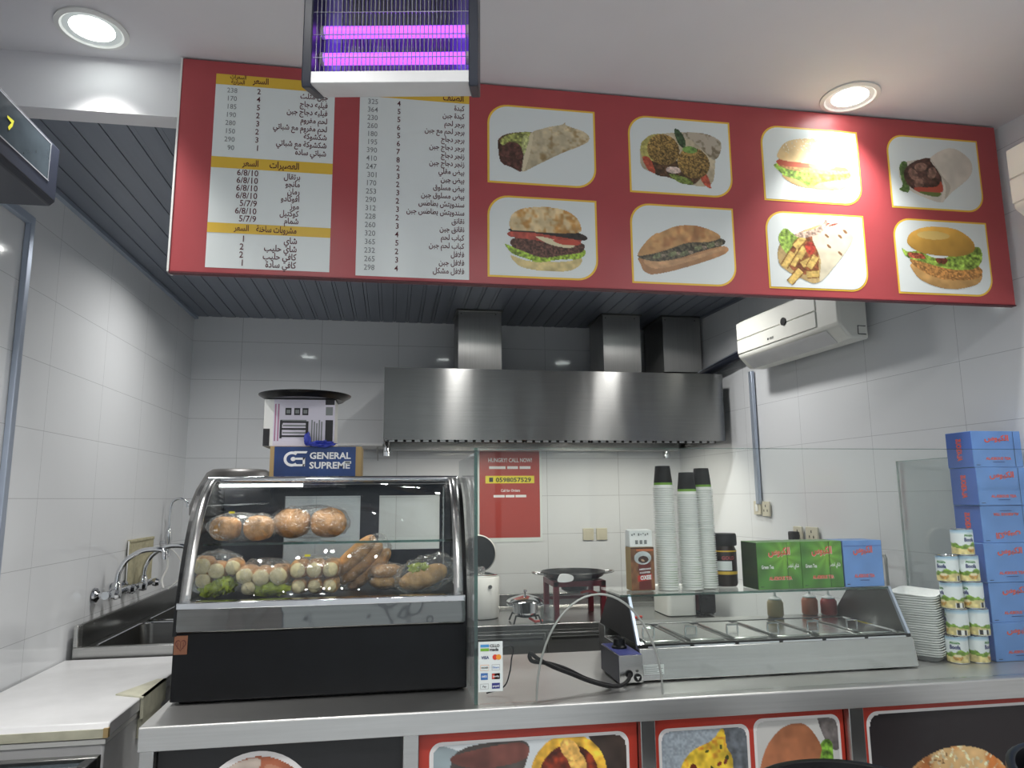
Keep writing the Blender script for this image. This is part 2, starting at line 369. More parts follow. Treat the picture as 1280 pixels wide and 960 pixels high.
# ---------------------------------------------------------------- room shell
ZC, ZS, YB, YF = 3.03, 2.84, 5.25, -3.2
wl = lambda y: -1.39-(YB-y)*0.012          # left wall, x at depth y
wr = lambda y: 2.17+(YB-y)*0.0877           # right wall
def wallslab(name, xa, ya, xb, yb, out, z1, mm):
    b = MB(); b.prism([(xa, ya), (xb, yb), (xb+out, yb), (xa+out, ya)], 'z', 0, z1, mm); return struct(b, name)
wallslab('wall_left', wl(YB), YB+0.1, wl(YF), YF, -0.12, ZC+0.1, 'tile_side')
wallslab('wall_right', wr(YB), YB+0.1, wr(YF), YF, 0.12, ZC+0.1, 'tile_side')
b = MB(); b.box(-1.6, 2.4, YB, YB+0.12, 0, ZC+0.1, 'tile_back'); struct(b, 'wall_back')
b = MB(); b.box(-2.0, 3.3, YF-0.2, YB+0.1, -0.1, 0, 'floor_tile'); struct(b, 'floor')
b = MB(); b.box(-2.0, 3.3, YF, 2.42, ZC, ZC+0.1, 'plaster'); struct(b, 'ceiling')
b = MB(); b.box(-1.6, 2.6, 2.42, 2.50, ZS-.006, ZC+0.1, 'plaster'); struct(b, 'trim_1')
b = MB()                                          # dark boarded ceiling over the kitchen
b.box(-1.6, 2.5, 2.44, YB+0.1, ZS+0.014, ZS+0.08, 'slat_gap')
x = -1.55
while x < 2.48:
    b.box(x, x+0.069, 2.44, YB, ZS, ZS+0.02, 'slat'); b.box(x+0.0715, x+0.0895, 2.44, YB, ZS+0.003, ZS+0.02, 'slat'); x += 0.092
struct(b, 'ceiling')
b = MB()                                          # cove strips
b.prism([(wl(YB), YB), (wl(2.5), 2.5), (wl(2.5)+0.025, 2.5), (wl(YB)+0.025, YB)], 'z', ZS-0.02, ZS, 'alu'); struct(b, 'trim_2')
b = MB(); b.prism([(wr(YB), YB), (wr(2.5), 2.5), (wr(2.5)-0.02, 2.5), (wr(YB)-0.02, YB)], 'z', ZS-0.014, ZS, 'slat'); struct(b, 'trim_3')
# shop front behind the viewer: tiled piers either side of an open glazed bay
b = MB(); b.box(-2.0, -1.0, YF-0.1, YF, 0, ZC, 'plaster'); b.box(2.2, 3.3, YF-0.1, YF, 0, ZC, 'plaster'); b.box(-1.0, 2.2, YF-0.1, YF, 2.5, ZC, 'plaster'); struct(b, 'wall_front')
b = MB(); b.box(-1.0, 2.2, YF-0.06, YF-0.05, 0, 2.5, 'glass')
for x0 in (-1.0, 0.05, 1.1, 2.14): b.box(x0, x0+0.06, YF-0.09, YF-0.02, 0, 2.5, 'alu')
struct(b, 'window_1')
# grey-blue trunking frame on the left wall
b = MB(); xw = wl(2.95); b.box(xw, xw+0.022, 2.93, 2.965, 0.3, 2.655, 'alu'); b.prism([(wl(1.6), 1.6), (wl(1.6)+0.022, 1.6), (wl(2.965)+0.022, 2.965), (wl(2.965), 2.965)], 'z', 2.62, 2.655, 'alu')
struct(b, 'trim_4', bevel=0.003)
# ---------------------------------------------------------------- menu board
def foodart(n):
    if n < 2 or n in (4, 5): f = [(70, 55, 574, 445), (735, 112, 1208, 482), 0, 0, (70, 480, 579, 873), (743, 522, 1222, 900)][n]
    else: f = {2: (66, 247, 425, 533), 3: (530, 281, 877, 560), 6: (78, 565, 444, 856), 7: (553, 590, 905, 872)}[n]
    k = Ink(*f, w=150)
    G1, G2 = (142, 168, 66), (96, 132, 52)
    if n == 0:
        k.fill([(118, 230), (165, 198), (262, 182), (300, 200), (262, 300), (228, 382), (180, 368), (130, 345), (118, 285)], (92, 58, 44), noise=(16, .3))
        k.fill([(128, 235), (165, 205), (240, 185), (268, 190), (262, 250), (235, 290), (215, 250), (170, 240), (140, 260)], (160, 166, 84), noise=(10, .35))
        for x, y, r in ((195, 270, 32), (150, 295, 24), (160, 335, 30), (205, 345, 26), (215, 300, 22)): k.blob(x, y, r, r*.8, (98, 60, 50), noise=(14, .35), rot=x)
        k.fill([(268, 192), (330, 158), (410, 134), (430, 121), (442, 136), (520, 160), (546, 185), (540, 212), (500, 238), (400, 288), (300, 346), (228, 383), (240, 300)], (206, 190, 152), noise=(26, .10), patch=(30, (172, 142, 92), .55), dark=(0, 1, .18))
        k.fill([(268, 192), (280, 205), (262, 300), (240, 372), (228, 383), (238, 290)], (222, 208, 170))
        k.fill([(240, 200), (262, 215), (250, 262), (236, 300), (226, 250)], (186, 192, 120), noise=(8, .25))
    if n == 1:
        k.fill([(790, 260), (830, 205), (900, 190), (1000, 176), (1080, 180), (1160, 205), (1158, 268), (1135, 300), (1110, 420), (1010, 432), (900, 400), (800, 370), (784, 320)], (196, 182, 150), noise=(30, .12))
        k.fill([(1000, 176), (1100, 178), (1160, 210), (1157, 270), (1120, 300), (1040, 225), (985, 200)], (190, 178, 156), patch=(24, (132, 118, 92), .6))
        k.fill([(790, 250), (840, 205), (900, 200), (870, 300), (830, 340), (800, 330)], (196, 186, 96), noise=(12, .2))
        k.fill([(830, 330), (900, 340), (960, 320), (1060, 380), (1010, 432), (920, 405), (850, 392)], (88, 62, 40), noise=(10, .4))
        k.fill([(915, 385), (1000, 400), (1020, 428), (960, 425)], (120, 140, 60), noise=(8, .3))
        for x, y in ((820, 345), (1075, 400)): k.fill([(x-25, y-30), (x+10, y-28), (x+32, y+40), (x, y+28)], (196, 84, 58), noise=(9, .2))
        k.blob(935, 365, 35, 16, (226, 200, 186), noise=(8, .2))
        for x, y, r in ((893, 270, 74), (1030, 325, 74)): k.blob(x, y, r, r, (142, 112, 56), noise=(5, .5), dark=(.6, .8, .25))
        k.fill([(945, 170), (965, 165), (985, 190), (998, 230), (985, 255), (960, 230)], (66, 92, 56), noise=(9, .3)); k.blob(1015, 262, 34, 17, (118, 160, 72), noise=(10, .25))
    if n == 4:
        k.fill([(176, 765), (260, 790), (420, 785), (498, 765), (496, 800), (440, 832), (330, 838), (230, 825), (185, 795)], (222, 200, 132), noise=(26, .1), dark=(.3, .5, .2))
        k.fill([(146, 714), (200, 730), (300, 760), (420, 745), (505, 715), (522, 745), (490, 770), (400, 780), (300, 795), (240, 780), (180, 760)], (150, 182, 52), noise=(9, .35))
        k.fill([(172, 700), (200, 682), (300, 690), (500, 690), (506, 735), (420, 755), (320, 772), (230, 745), (180, 725)], (98, 64, 52), noise=(7, .42))
        k.fill([(166, 655), (250, 652), (400, 655), (490, 660), (495, 700), (400, 712), (290, 690), (172, 680)], (190, 78, 62), noise=(18, .15))
        k.fill([(290, 672), (340, 675), (400, 690), (470, 705), (440, 720), (350, 705)], (226, 214, 172)); k.fill([(370, 685), (480, 682), (490, 700), (420, 706)], (206, 80, 60))
        k.fill([(174, 640), (300, 645), (500, 645), (524, 680), (400, 668), (280, 655), (180, 655)], (56, 50, 46), noise=(10, .2))
        k.fill([(168, 610), (185, 565), (240, 535), (340, 524), (430, 535), (485, 570), (504, 615), (495, 642), (400, 650), (250, 648), (180, 645)], (226, 200, 148), noise=(30, .1), patch=(36, (206, 148, 74), .5), dark=(.2, .6, .15))
    if n == 5:
        k.fill([(778, 780), (900, 790), (1040, 740), (1172, 705), (1175, 745), (1000, 815), (850, 857), (800, 848), (782, 815)], (184, 132, 84), noise=(34, .1), dark=(0, 1, .25))
        k.fill([(800, 790), (950, 782), (1100, 735), (1170, 710), (1165, 725), (1000, 790), (850, 830)], (206, 156, 106), noise=(25, .1))
        k.fill([(775, 765), (880, 735), (1040, 690), (1160, 670), (1172, 700), (1100, 725), (1040, 745), (960, 775), (860, 795), (785, 785)], (84, 78, 58), noise=(8, .5))
        for x, y in ((860, 770), (930, 757), (985, 750), (1050, 722), (1110, 705)): k.blob(x, y, 22, 10, (118, 124, 84), rot=-.4, noise=(7, .3)); k.blob(x+28, y-4, 12, 8, (150, 132, 110), noise=(7, .3))
        k.fill([(770, 770), (800, 715), (850, 665), (880, 655), (950, 622), (1040, 614), (1120, 635), (1158, 664), (1100, 690), (1000, 700), (900, 740), (820, 765)], (204, 152, 92), noise=(36, .12), patch=(44, (182, 122, 70), .55), dark=(0, .8, .15))
    if n == 2:
        k.fill([(140, 430), (180, 470), (260, 480), (350, 475), (382, 440), (330, 425)], (222, 178, 106), noise=(20, .1), dark=(0, 1, .2))
        k.fill([(105, 400), (130, 392), (200, 410), (300, 405), (384, 408), (380, 432), (340, 440), (270, 455), (235, 475), (190, 450), (140, 435)], (150, 190, 62), noise=(8, .38))
        k.fill([(130, 395), (370, 400), (372, 412), (300, 420), (180, 415)], (206, 150, 84), noise=(7, .2))
        k.fill([(126, 375), (200, 382), (300, 388), (372, 390), (370, 404), (250, 402), (130, 398)], (214, 92, 60)); k.fill([(240, 385), (330, 388), (300, 404), (250, 402)], (240, 200, 90))
        r = k.fill([(128, 375), (135, 330), (170, 300), (240, 286), (310, 292), (355, 320), (372, 355), (370, 388), (250, 384)], (238, 202, 138), noise=(30, .06), dark=(0, -.6, .12), patch=(60, (226, 172, 92), .5)); k.scatter(60, r & (k.Y < 350), 3, 1.8, (252, 244, 214), 3)
    if n == 3:
        k.fill([(565, 430), (590, 385), (690, 360), (770, 316), (830, 345), (848, 380), (830, 430), (740, 505), (715, 532), (640, 512), (585, 480)], (212, 204, 188), noise=(30, .05))
        k.fill([(575, 470), (570, 400), (600, 385), (600, 490), (580, 500), (560, 490)], (92, 122, 58), noise=(9, .3))
        k.fill([(585, 425), (620, 385), (690, 362), (722, 420), (715, 490), (660, 505), (600, 475)], (86, 58, 48), noise=(12, .35))
        for x, y in ((620, 430), (650, 400), (690, 420), (640, 460)): k.blob(x, y, 24, 16, (142, 104, 88), rot=x, noise=(9, .3))
        k.fill([(620, 480), (700, 472), (720, 450), (722, 490), (640, 497)], (196, 80, 58)); k.fill([(640, 494), (715, 494), (700, 510), (650, 503)], (110, 128, 60))
        k.fill([(690, 362), (770, 316), (832, 344), (848, 382), (830, 425), (765, 485), (728, 520), (712, 530), (728, 470), (722, 420)], (216, 206, 190), noise=(40, .05), dark=(.3, .6, .1))
        k.fill([(690, 364), (730, 430), (755, 470), (728, 520), (735, 460)], (192, 180, 160))
    if n == 6:
        k.fill([(115, 750), (125, 690), (200, 640), (300, 600), (350, 605), (395, 650), (370, 700), (265, 825), (190, 815), (130, 780)], (190, 160, 102), noise=(20, .15))
        k.fill([(122, 660), (150, 628), (190, 655), (230, 650), (205, 700), (160, 730), (130, 700)], (150, 184, 74), noise=(9, .35))
        k.fill([(150, 735), (200, 660), (260, 640), (262, 760), (250, 800), (170, 790)], (140, 78, 44), noise=(10, .3))
        for x0, y0, x1, y1 in ((165, 770, 205, 690), (190, 740, 215, 700), (150, 835, 195, 785), (200, 765, 235, 745), (180, 700, 215, 660), (215, 800, 262, 795), (135, 775, 170, 720), (225, 775, 255, 730)):
            dx, dy = y1-y0, x0-x1; L = math.hypot(dx, dy); dx, dy = dx/L*11, dy/L*11
            k.fill([(x0-dx*1.4, y0-dy*1.4), (x1-dx*1.4, y1-dy*1.4), (x1+dx*1.4, y1+dy*1.4), (x0+dx*1.4, y0+dy*1.4)], (134, 88, 40), sm=False)
            k.fill([(x0-dx, y0-dy), (x1-dx, y1-dy), (x1+dx, y1+dy), (x0+dx, y0+dy)], (214, 178, 92), sm=False, noise=(12, .18))
        k.blob(235, 700, 18, 24, (172, 56, 40), noise=(8, .3)); k.blob(215, 655, 12, 8, (232, 220, 206))
        k.fill([(245, 655), (280, 610), (340, 598), (385, 625), (398, 655), (370, 705), (300, 790), (262, 822), (270, 740)], (216, 206, 176), noise=(30, .06), dark=(.3, .5, .15))
        for x, y in ((305, 690), (350, 650), (345, 715), (300, 650), (370, 630)): k.blob(x, y, 10, 5, (140, 98, 62), rot=.8)
        for x, y in ((270, 632), (300, 610), (330, 605), (285, 628)): k.blob(x, y, 22, 3, (156, 52, 44), rot=-.5+x*.01)
        k.fill([(180, 650), (270, 620), (300, 585), (306, 600), (280, 640), (215, 662)], (190, 160, 140), noise=(6, .3))
    if n == 7:
        k.fill([(605, 760), (700, 790), (800, 800), (866, 780), (850, 825), (760, 850), (680, 840), (625, 810)], (206, 156, 88), noise=(30, .1), dark=(0, 1, .25))
        k.fill([(602, 745), (700, 735), (820, 745), (870, 770), (845, 805), (740, 815), (660, 795)], (192, 132, 66), noise=(5, .3))
        k.fill([(577, 700), (600, 715), (640, 712), (720, 735), (830, 690), (872, 688), (872, 740), (835, 770), (760, 775), (700, 765), (640, 750), (590, 735)], (140, 172, 64), noise=(10, .42))
        k.fill([(600, 720), (650, 722), (660, 740), (610, 738)], (170, 80, 54), noise=(5, .4)); k.fill([(700, 735), (740, 735), (735, 755), (705, 752)], (120, 60, 40), noise=(5, .3))
        k.fill([(602, 690), (610, 650), (660, 622), (730, 614), (800, 625), (848, 665), (846, 700), (800, 722), (730, 727), (650, 718)], (212, 158, 62), noise=(40, .06), dark=(0, 1, .4))
        k.blob(700, 650, 60, 16, (226, 190, 104))
    g = k.c.mean(axis=2, keepdims=True); k.c = k.c*.86+g*.14
    return k
BX0, BX1, BZ0, BZ1, BY = -0.715, 2.395, 2.278, 3.022, 2.37
board = thing('menu_board', 'long red menu board hanging under the ceiling with price lists and eight food pictures', 'menu board', (0.84, 2.42, BZ0))
b = MB(); b.box(BX0, BX1, BY, 2.41, BZ0, BZ1, 'sign_red'); b.build('board_panel', board, bevel=0.002)
b = MB(); b.box(BX0+.004, BX1-.004, 2.41, 2.4185, BZ0+.004, BZ1, 'white_paint'); b.build('backing_sheet', board)
b = MB(); b.box(BX0-0.006, BX0, BY-0.002, 2.418, BZ0, BZ1, 'white'); b.box(BX0, BX1, BY-0.003, BY+0.02, BZ0-0.005, BZ0, 'ink_maroon'); b.build('edge_strip', board)
fm = front(BY)
def rows(mb, x, h, items, z0, z1, mm, align='r', bold=0.012):
    for i, s in enumerate(items): write(mb, s, fm, x, z0+(z1-z0)*i/(len(items)-1)-h*0.3, h, mm, align, bold, cond=.78 if s[0] in AR else .9)
b = MB(); rect(b, fm, -0.606, -0.215, 2.296, 2.976, 'paper')
for z0, z1 in ((2.938, 2.976), (2.640, 2.679), (2.415, 2.449)): rect(b, fm, -0.606, -0.215, z0, z1, 'gold', 2)
for s, x, z, h, a in (('السعرات', -0.535, 2.962, .020, 'c'), ('الحرارية', -0.535, 2.944, .020, 'c'), ('السعر', -0.462, 2.950, .030, 'c'), ('الصنف', -0.255, 2.948, .030, 'r'), ('السعر', -0.482, 2.651, .030, 'c'), ('العصيرات', -0.325, 2.650, .032, 'r'), ('السعر', -0.500, 2.425, .027, 'c'), ('مشروبات ساخنة', -0.325, 2.424, .030, 'r')):
    write(b, s, fm, x, z, h, 'ink_maroon', a, .02, layer=3, cond=.76, maxw=.128)
rows(b, -0.536, .025, '238 170 185 190 280 150 290 90'.split(), 2.918, 2.712, 'ink_grey', 'r', .004)
rows(b, -0.460, .028, '2 4 5 2 3 2 3 1'.split(), 2.921, 2.716, 'ink_maroon', 'r')
rows(b, -0.238, .028, ['جبن مثلث', 'فيليه دجاج', 'فيليه دجاج جبن', 'لحم مفروم', 'لحم مفروم مع شباتي', 'شكشوكة', 'شكشوكة مع شباتي', 'شباتي ساده'], 2.918, 2.712, 'ink_maroon', 'r', .02)
rows(b, -0.455, .030, '6/8/10 6/8/10 6/8/10 6/8/10 5/7/9 6/8/10 5/7/9'.split(), 2.626, 2.466, 'ink_maroon', 'r', .01)
rows(b, -0.320, .028, ['برتقال', 'مانجو', 'رمان', 'افوكادو', 'موز', 'كوكتيل', 'شمام'], 2.622, 2.466, 'ink_maroon', 'r', .02)
rows(b, -0.490, .030, '1 2 2 1'.split(), 2.397, 2.315, 'ink_maroon', 'r')
rows(b, -0.322, .030, ['شاي', 'شاي حليب', 'كافي حليب', 'كافي سادة'], 2.397, 2.313, 'ink_maroon', 'r', .02)
o = b.build('price_list', board); o['label'] = 'left price list with three yellow bands'
b = MB(); rect(b, fm, -0.130, 0.251, 2.289, 2.976, 'paper'); rect(b, fm, -0.130, 0.251, 2.938, 2.976, 'gold', 2)
for s, x, z, h, a in (('الصنف', 0.231, 2.946, .034, 'r'), ('السعر', 0.0, 2.950, .030, 'c'), ('السعرات', -0.085, 2.950, .022, 'c')): write(b, s, fm, x, z, h, 'ink_maroon', a, .02, layer=3, cond=.76, maxw=.128)
rows(b, -0.068, .027, '325 364 230 260 180 195 390 410 247 301 170 253 290 312 228 260 320 365 232 265 298'.split(), 2.918, 2.318, 'ink_grey', 'r', .004)
rows(b, 0.010, .028, '4 5 5 6 5 6 7 8 2 3 2 3 2 3 2 3 4 5 2 3 4'.split(), 2.918, 2.318, 'ink_maroon', 'r')
rows(b, 0.234, .027, ['كبدة', 'كبدة جبن', 'برجر لحم', 'برجر لحم مع جبن', 'برجر دجاج', 'برجر دجاج جبن', 'زنجر دجاج', 'زنجر دجاج جبن', 'بيض مقلي', 'بيض جبن', 'بيض مسلوق', 'بيض مسلوق جبن', 'سندويتش بطاطس', 'سندويتش بطاطس جبن', 'نقانق', 'نقانق جبن', 'كباب لحم', 'كباب لحم جبن', 'فلافل', 'فلافل جبن', 'فلافل مشكل'], 2.918, 2.317, 'ink_maroon', 'r', .02)
o = b.build('price_list', board); o['label'] = 'right price list with one yellow header'
PICS = [(0.316, 0.713, 2.648, 2.948), (0.838, 1.240, 2.645, 2.949), (1.364, 1.773, 2.647, 2.952), (1.896, 2.306, 2.650, 2.956), (0.315, 0.710, 2.304, 2.603), (0.834, 1.234, 2.303, 2.605), (1.360, 1.768, 2.305, 2.607), (1.890, 2.304, 2.306, 2.609)]
PN = ['meat wrap picture', 'falafel wrap picture', 'sesame burger picture', 'rolled shawarma picture', 'beef burger picture', 'long sandwich picture', 'wrap with chips picture', 'crispy chicken burger picture']
for n, (x0, x1, z0, z1) in enumerate(PICS):
    b = MB(); shape(b, fm, rrect(x0, x1, z0, z1, .075, 8, (0, 1, 0, 1)), 'frame_gold', 1)
    shape(b, fm, rrect(x0+.007, x1-.007, z0+.007, z1-.007, .069, 8, (0, 1, 0, 1)), 'paper', 2)
    foodart(n).put(b, fm, x0, x1, z0, z1, 3); o = b.build('food_picture', board); o['label'] = PN[n]
# ---------------------------------------------------------------- recessed downlights
def downlight(x, y, z, w, label, group=None, r=0.105, spread=2.7):
    t = thing('ceiling_downlight', label, 'ceiling light', (x, y, z), group)
    b = MB(); b.lathe([(r, -.001), (r, -.006), (r*.86, -.009), (r*.80, -.004), (r*.80, .0)], (x, y, z), 'white', 40, cap=False); b.build('trim_ring', t)
    b = MB(); b.lathe([(r*.80, -.004), (r*.70, -.002), (r*.62, -.0015)], (x, y, z), 'reflector', 40, cap=False); b.build('reflector', t)
    b = MB(); b.lathe([(r*.62, -.0016), (r*.4, -.006), (0.0001, -.007)], (x, y, z), 'lens', 32); b.build('lamp_lens', t)
    l = lamp(x, y, z-.012, w, r*.6, spread=spread); C.objects.link(l); l.parent = t; l.location = (0, 0, -.012)
    return t
downlight(-.958, 2.262, ZC, FRONT_W, 'round white ceiling downlight glowing near the left end of the red board', spread=1.45)
downlight(1.677, 2.262, ZC, FRONT_W, 'round white ceiling downlight glowing above the sesame burger picture', spread=1.6)
for (x, y) in ((-.5, .6), (.5, .4), (1.7, .6), (-.7, -1.4), (.5, -1.4), (1.7, -1.4)): downlight(x, y, ZC, FILL_W, 'round white ceiling downlight over the customer area behind the viewer', 'downlights over the customer area')
for x in (-.76, .47, 1.6): downlight(x, 3.86, ZS, KITCHEN_W, 'round downlight in the dark kitchen ceiling hidden behind the board', 'downlights in the kitchen ceiling')
# ---------------------------------------------------------------- insect killer lamp
zk = thing('insect_killer_lamp', 'hanging electric insect killer with two violet tubes and a wire grille', 'insect killer', (0, 0, 0))
zl = (-.0185, 1.47, 2.452)
W2 = .193; cap = [(-.002, 0), (.004, -.012), (.115, .026), (.115, .36), (-.002, .36)]
for sx in (-1, 1):
    b = MB(); b.prism(cap, 'x', sx*W2, sx*(W2-.021), 'dark_navy'); b.build('end_cap', zk, bevel=.003)
b = MB(); b.prism([(0, -.004), (.01, -.004), (.112, .028), (.112, .034), (.012, .012), (.012, .024), (0, .024)], 'x', -W2+.02, W2-.02, 'white_paint'); b.build('collecting_tray', zk, bevel=.0015)
b = MB(); b.box(-W2+.02, W2-.02, .108, .112, .03, .355, 'painted_uv_glow'); b.box(-W2+.02, W2-.02, .002, .112, .335, .36, 'dark_navy'); b.build('back_plate', zk)
b = MB()
for i in range(37): x = -.165+.33*i/36; b.tube([(x, .008, .022), (x, .008, .337)], .0011, 'chrome', 6)
for z in (.06, .115, .17, .225, .28): b.tube([(-W2+.02, .006, z), (W2-.02, .006, z)], .0012, 'chrome', 6)
b.build('wire_grille', zk)
b = MB()
for i in range(32): x = -.13+.26*i/31; b.box(x-.001, x+.001, .088, .098, .05, .335, 'steel_dark')
b.build('electric_grid', zk)
for z in (.098, .165):
    b = MB(); b.tube([(-.163, .07, z), (.16, .07, z)], .0135, 'uv', 16); o = b.build('tube_lamp', zk)
    for sx in (-1, 1): c2 = MB(); c2.tube([(sx*.1632, .07, z), (sx*.171, .07, z)], .0145, 'white', 14); c2.build('lamp_holder', o)
for sx in (-.15, .15):
    b = MB(); b.tube([(sx, .06, .36), (sx, .06, ZC-zl[2])], .0022, 'chrome', 8); b.build('hanging_cord', zk)
zk.location = zl; zk.rotation_euler = (0, 0, -.165)
# ---------------------------------------------------------------- wall television
tv = thing('television', 'black wall mounted screen box high on the left with a glossy dark front', 'television', (-1.12, 1.7, 2.46))
b = MB(); b.prism([(-1.05, 2.475), (-1.05, 2.648), (-1.25, 2.648), (-1.25, 2.46), (-1.065, 2.46)], 'y', 1.15, 2.335, 'dark_navy'); b.build('housing', tv, bevel=.004)
mat('tv_glass', S(62, 70, 76), .08, noise=(9, .3)); mat('tv_mark', S(216, 214, 60), .4); mat('silver_line', S(190, 194, 200), .3, .6)
sd = lambda u, v, l=0: (-1.05+.0006*l, u, v)
b = MB(); rect(b, sd, 1.19, 2.272, 2.522, 2.636, 'tv_glass', 2)
for z in (2.520, 2.6385): rect(b, sd, 1.18, 2.278, z-.002, z+.002, 'silver_line', 3)
rect(b, sd, 2.270, 2.274, 2.520, 2.638, 'silver_line', 3)
shape(b, sd, [(2.02, 2.592), (2.055, 2.594), (2.05, 2.575), (2.035, 2.556), (2.028, 2.562), (2.043, 2.582), (2.02, 2.585)], 'tv_mark', 4); b.build('screen', tv)
b = MB(); b.box(-1.42, -1.25, 1.6, 1.7, 2.5, 2.6, 'black_metal'); b.box(-1.428, -1.415, 1.5, 1.8, 2.44, 2.66, 'black_metal'); b.build('wall_bracket', tv)
# ---------------------------------------------------------------- split air conditioners
def aircon(label, xb, y0, y1, z0, z1, d, skew):
    t = thing('air_conditioner', label, 'air conditioner', (xb, y0, z0)); h = z1-z0
    body = [(xb, z0), (xb-d*.62, z0), (xb-d, z0+h*.24), (xb-d, z1-h*.06), (xb-d*.9, z1), (xb, z1)]
    b = MB(); b.prism(body, 'y', y0, y1, 'ac_white'); b.build('casing', t, bevel=.012, seg=3)
    b = MB(); b.box(xb-d-.006, xb-d+.004, y0+.16, y1-.004, z0+h*.60, z1-h*.05, 'ac_white'); b.build('front_panel', t, bevel=.003)
    b = MB(); b.box(xb-d-.006, xb-d+.004, y0+.16, y1-.004, z0+h*.30, z0+h*.585, 'ac_white'); b.build('front_panel', t, bevel=.003)
    b = MB(); b.prism([(xb-d*.60, z0-.004), (xb-d*.93, z0+h*.16), (xb-d*.97, z0+h*.19), (xb-d*.62, z0+.002)], 'y', y0+.1, y1-.05, 'white_paint'); b.build('louvre', t)
    b = MB(); b.lathe([(.0001, 0), (.022, 0), (.022, .006), (.0001, .006)], (xb-d-.012, y0+.42, z0+h*.62), 'black', 20, ax='x', cap=False); b.build('display', t)
    t.rotation_euler = (0, 0, skew); return t, body
ac, _ = aircon('white split air conditioner mounted on the right tiled wall above the grey trunking', 2.31, 3.13, 4.02, 2.31, 2.60, .17, .0875)
b = MB(); b.box(2.31, 2.345, 3.25, 3.9, 2.34, 2.57, 'steel_dark'); b.build('mounting_plate', ac)
for ch in list(ac.children): pass
sd = lambda u, v, l=0: (2.31-.17-.007-.0006*l, 4.02-u, v)
b = MB(); b.lathe([(.0001, 0), (.007, 0)], (2.1325, 3.70, 2.425), 'ink_black', 14, ax='x', cap=False); write(b, 'GREE', sd, .334, 2.419, .017, 'ink_black', 'l', .02); b.build('maker_badge', ac)
fm2 = front(3.129); b = MB(); rect(b, fm2, 2.175, 2.22, 2.50, 2.585, 'paper')
for i in range(7): rect(b, fm2, 2.179, 2.191+.018*((i*7) % 3)/2, 2.507+.011*i, 2.512+.011*i, 'ink_black', 2)
rect(b, fm2, 2.201, 2.217, 2.51, 2.575, 'ink_grey', 2)
b.build('energy_label', ac)
b = MB(); rect(b, fm2, 2.236, 2.264, 2.50, 2.58, 'paper'); rect(b, fm2, 2.242, 2.258, 2.51, 2.57, 'ink_grey', 2); b.build('small_label', ac)
b = MB(); rect(b, fm2, 2.245, 2.293, 2.33, 2.375, 'ink_black', 1); rect(b, fm2, 2.249, 2.294, 2.334, 2.371, 'ac_white', 2); b.build('pipe_cover', ac)
ac2, _ = aircon('white split air conditioner on the right wall in front of the red board', 2.42, 1.1, 2.11, 2.475, 2.785, .25, 0)
# ---------------------------------------------------------------- service counter
ct = thing('service_counter', 'long stainless steel service counter with printed red and black front panels', 'counter', (.75, 2.54, 0))
CX1 = 2.385
b = MB(); b.prism([(2.19, .887), (2.19, .946), (2.194, .95), (2.89, .95), (2.89, .92), (2.21, .92), (2.21, .887)], 'x', -.658, CX1, 'steel_top'); b.build('counter_top', ct, bevel=.002)
for x0, x1 in ((-.655, -.618), (.046, .090), (.750, .796), (1.437, 1.487), (2.335, CX1-.002)):
    b = MB(); b.box(x0, x1, 2.2, 2.245, 0, .887, 'steel'); b.build('post', ct, bevel=.002)
b = MB(); b.box(-.655, -.62, 2.84, 2.885, 0, .92, 'steel'); b.build('post', ct); b = MB(); b.box(-.655, -.64, 2.245, 2.84, .08, .9, 'steel'); b.build('end_panel', ct)
b = MB(); b.box(-.64, CX1, 2.25, 2.27, .02, .887, 'steel_dark'); b.build('front_backing', ct)
b = MB(); b.box(-.6, CX1-.03, 2.3, 2.86, .25, .27, 'steel'); b.build('lower_shelf', ct)
YP = 2.232; fp = front(YP)
mat('panel_black', S(24, 24, 26), .35, noise=(6, .2)); mat('photo_dark', S(40, 34, 36), .4); mat('frame_white', S(226, 222, 220), .4)
def panel(x0, x1, mm, label):
    b = MB(); b.box(x0, x1, YP, YP+.015, .05, .884, mm)
    return b, label
def bunart(f, w, bg, bun, seeds=False, tilt=0):
    k = Ink(*f, w, bg)
    return k
# black panel with a coffee cup in a white ring
b, lb = panel(-.615, .044, 'panel_black', '')
t = [2*PI*i/48 for i in range(48)]
shape(b, fp, [(-.352+.165*math.cos(a), .69+.17*math.sin(a)) for a in t], 'frame_white', 1)
k = Ink(0, 0, 100, 100, 90); k.blob(50, 50, 49, 49, (140, 80, 56), noise=(30, .15), dark=(.2, 1, .5)); k.fill([(10, 20), (30, 6), (52, 4), (44, 20), (20, 32)], (206, 190, 176), noise=(18, .2))
k.fill([(24, 22), (44, 14), (56, 24), (40, 40), (24, 36)], (214, 176, 130), noise=(14, .15)); k.fill([(58, 8), (86, 22), (80, 34), (60, 24)], (190, 132, 104)); k.blob(50, 66, 30, 22, (92, 48, 30), noise=(9, .2)); k.blob(50, 62, 22, 13, (206, 168, 122), noise=(9, .2))
k.put(b, fp, -.352-.156, -.352+.156, .69-.161, .69+.161, 2); o = b.build('advert_panel', ct); o['label'] = 'black panel with a coffee cup in a white ring'
def photo(b, x0, x1, z0, z1, r, k, wd=.009):
    shape(b, fp, rrect(x0, x1, z0, z1, r, 6), 'frame_white', 1)
    X, Z = np.meshgrid(np.linspace(x0+wd, x1-wd, k.w), np.linspace(z1-wd, z0+wd, k.h)); q = r-wd*.6
    dx = np.maximum(np.maximum(x0+wd+q-X, X-(x1-wd-q)), 0); dz = np.maximum(np.maximum(z0+wd+q-Z, Z-(z1-wd-q)), 0)
    k.a[np.hypot(dx, dz) > q] = 0; k.put(b, fp, x0+wd, x1-wd, z0+wd, z1-wd, 2)
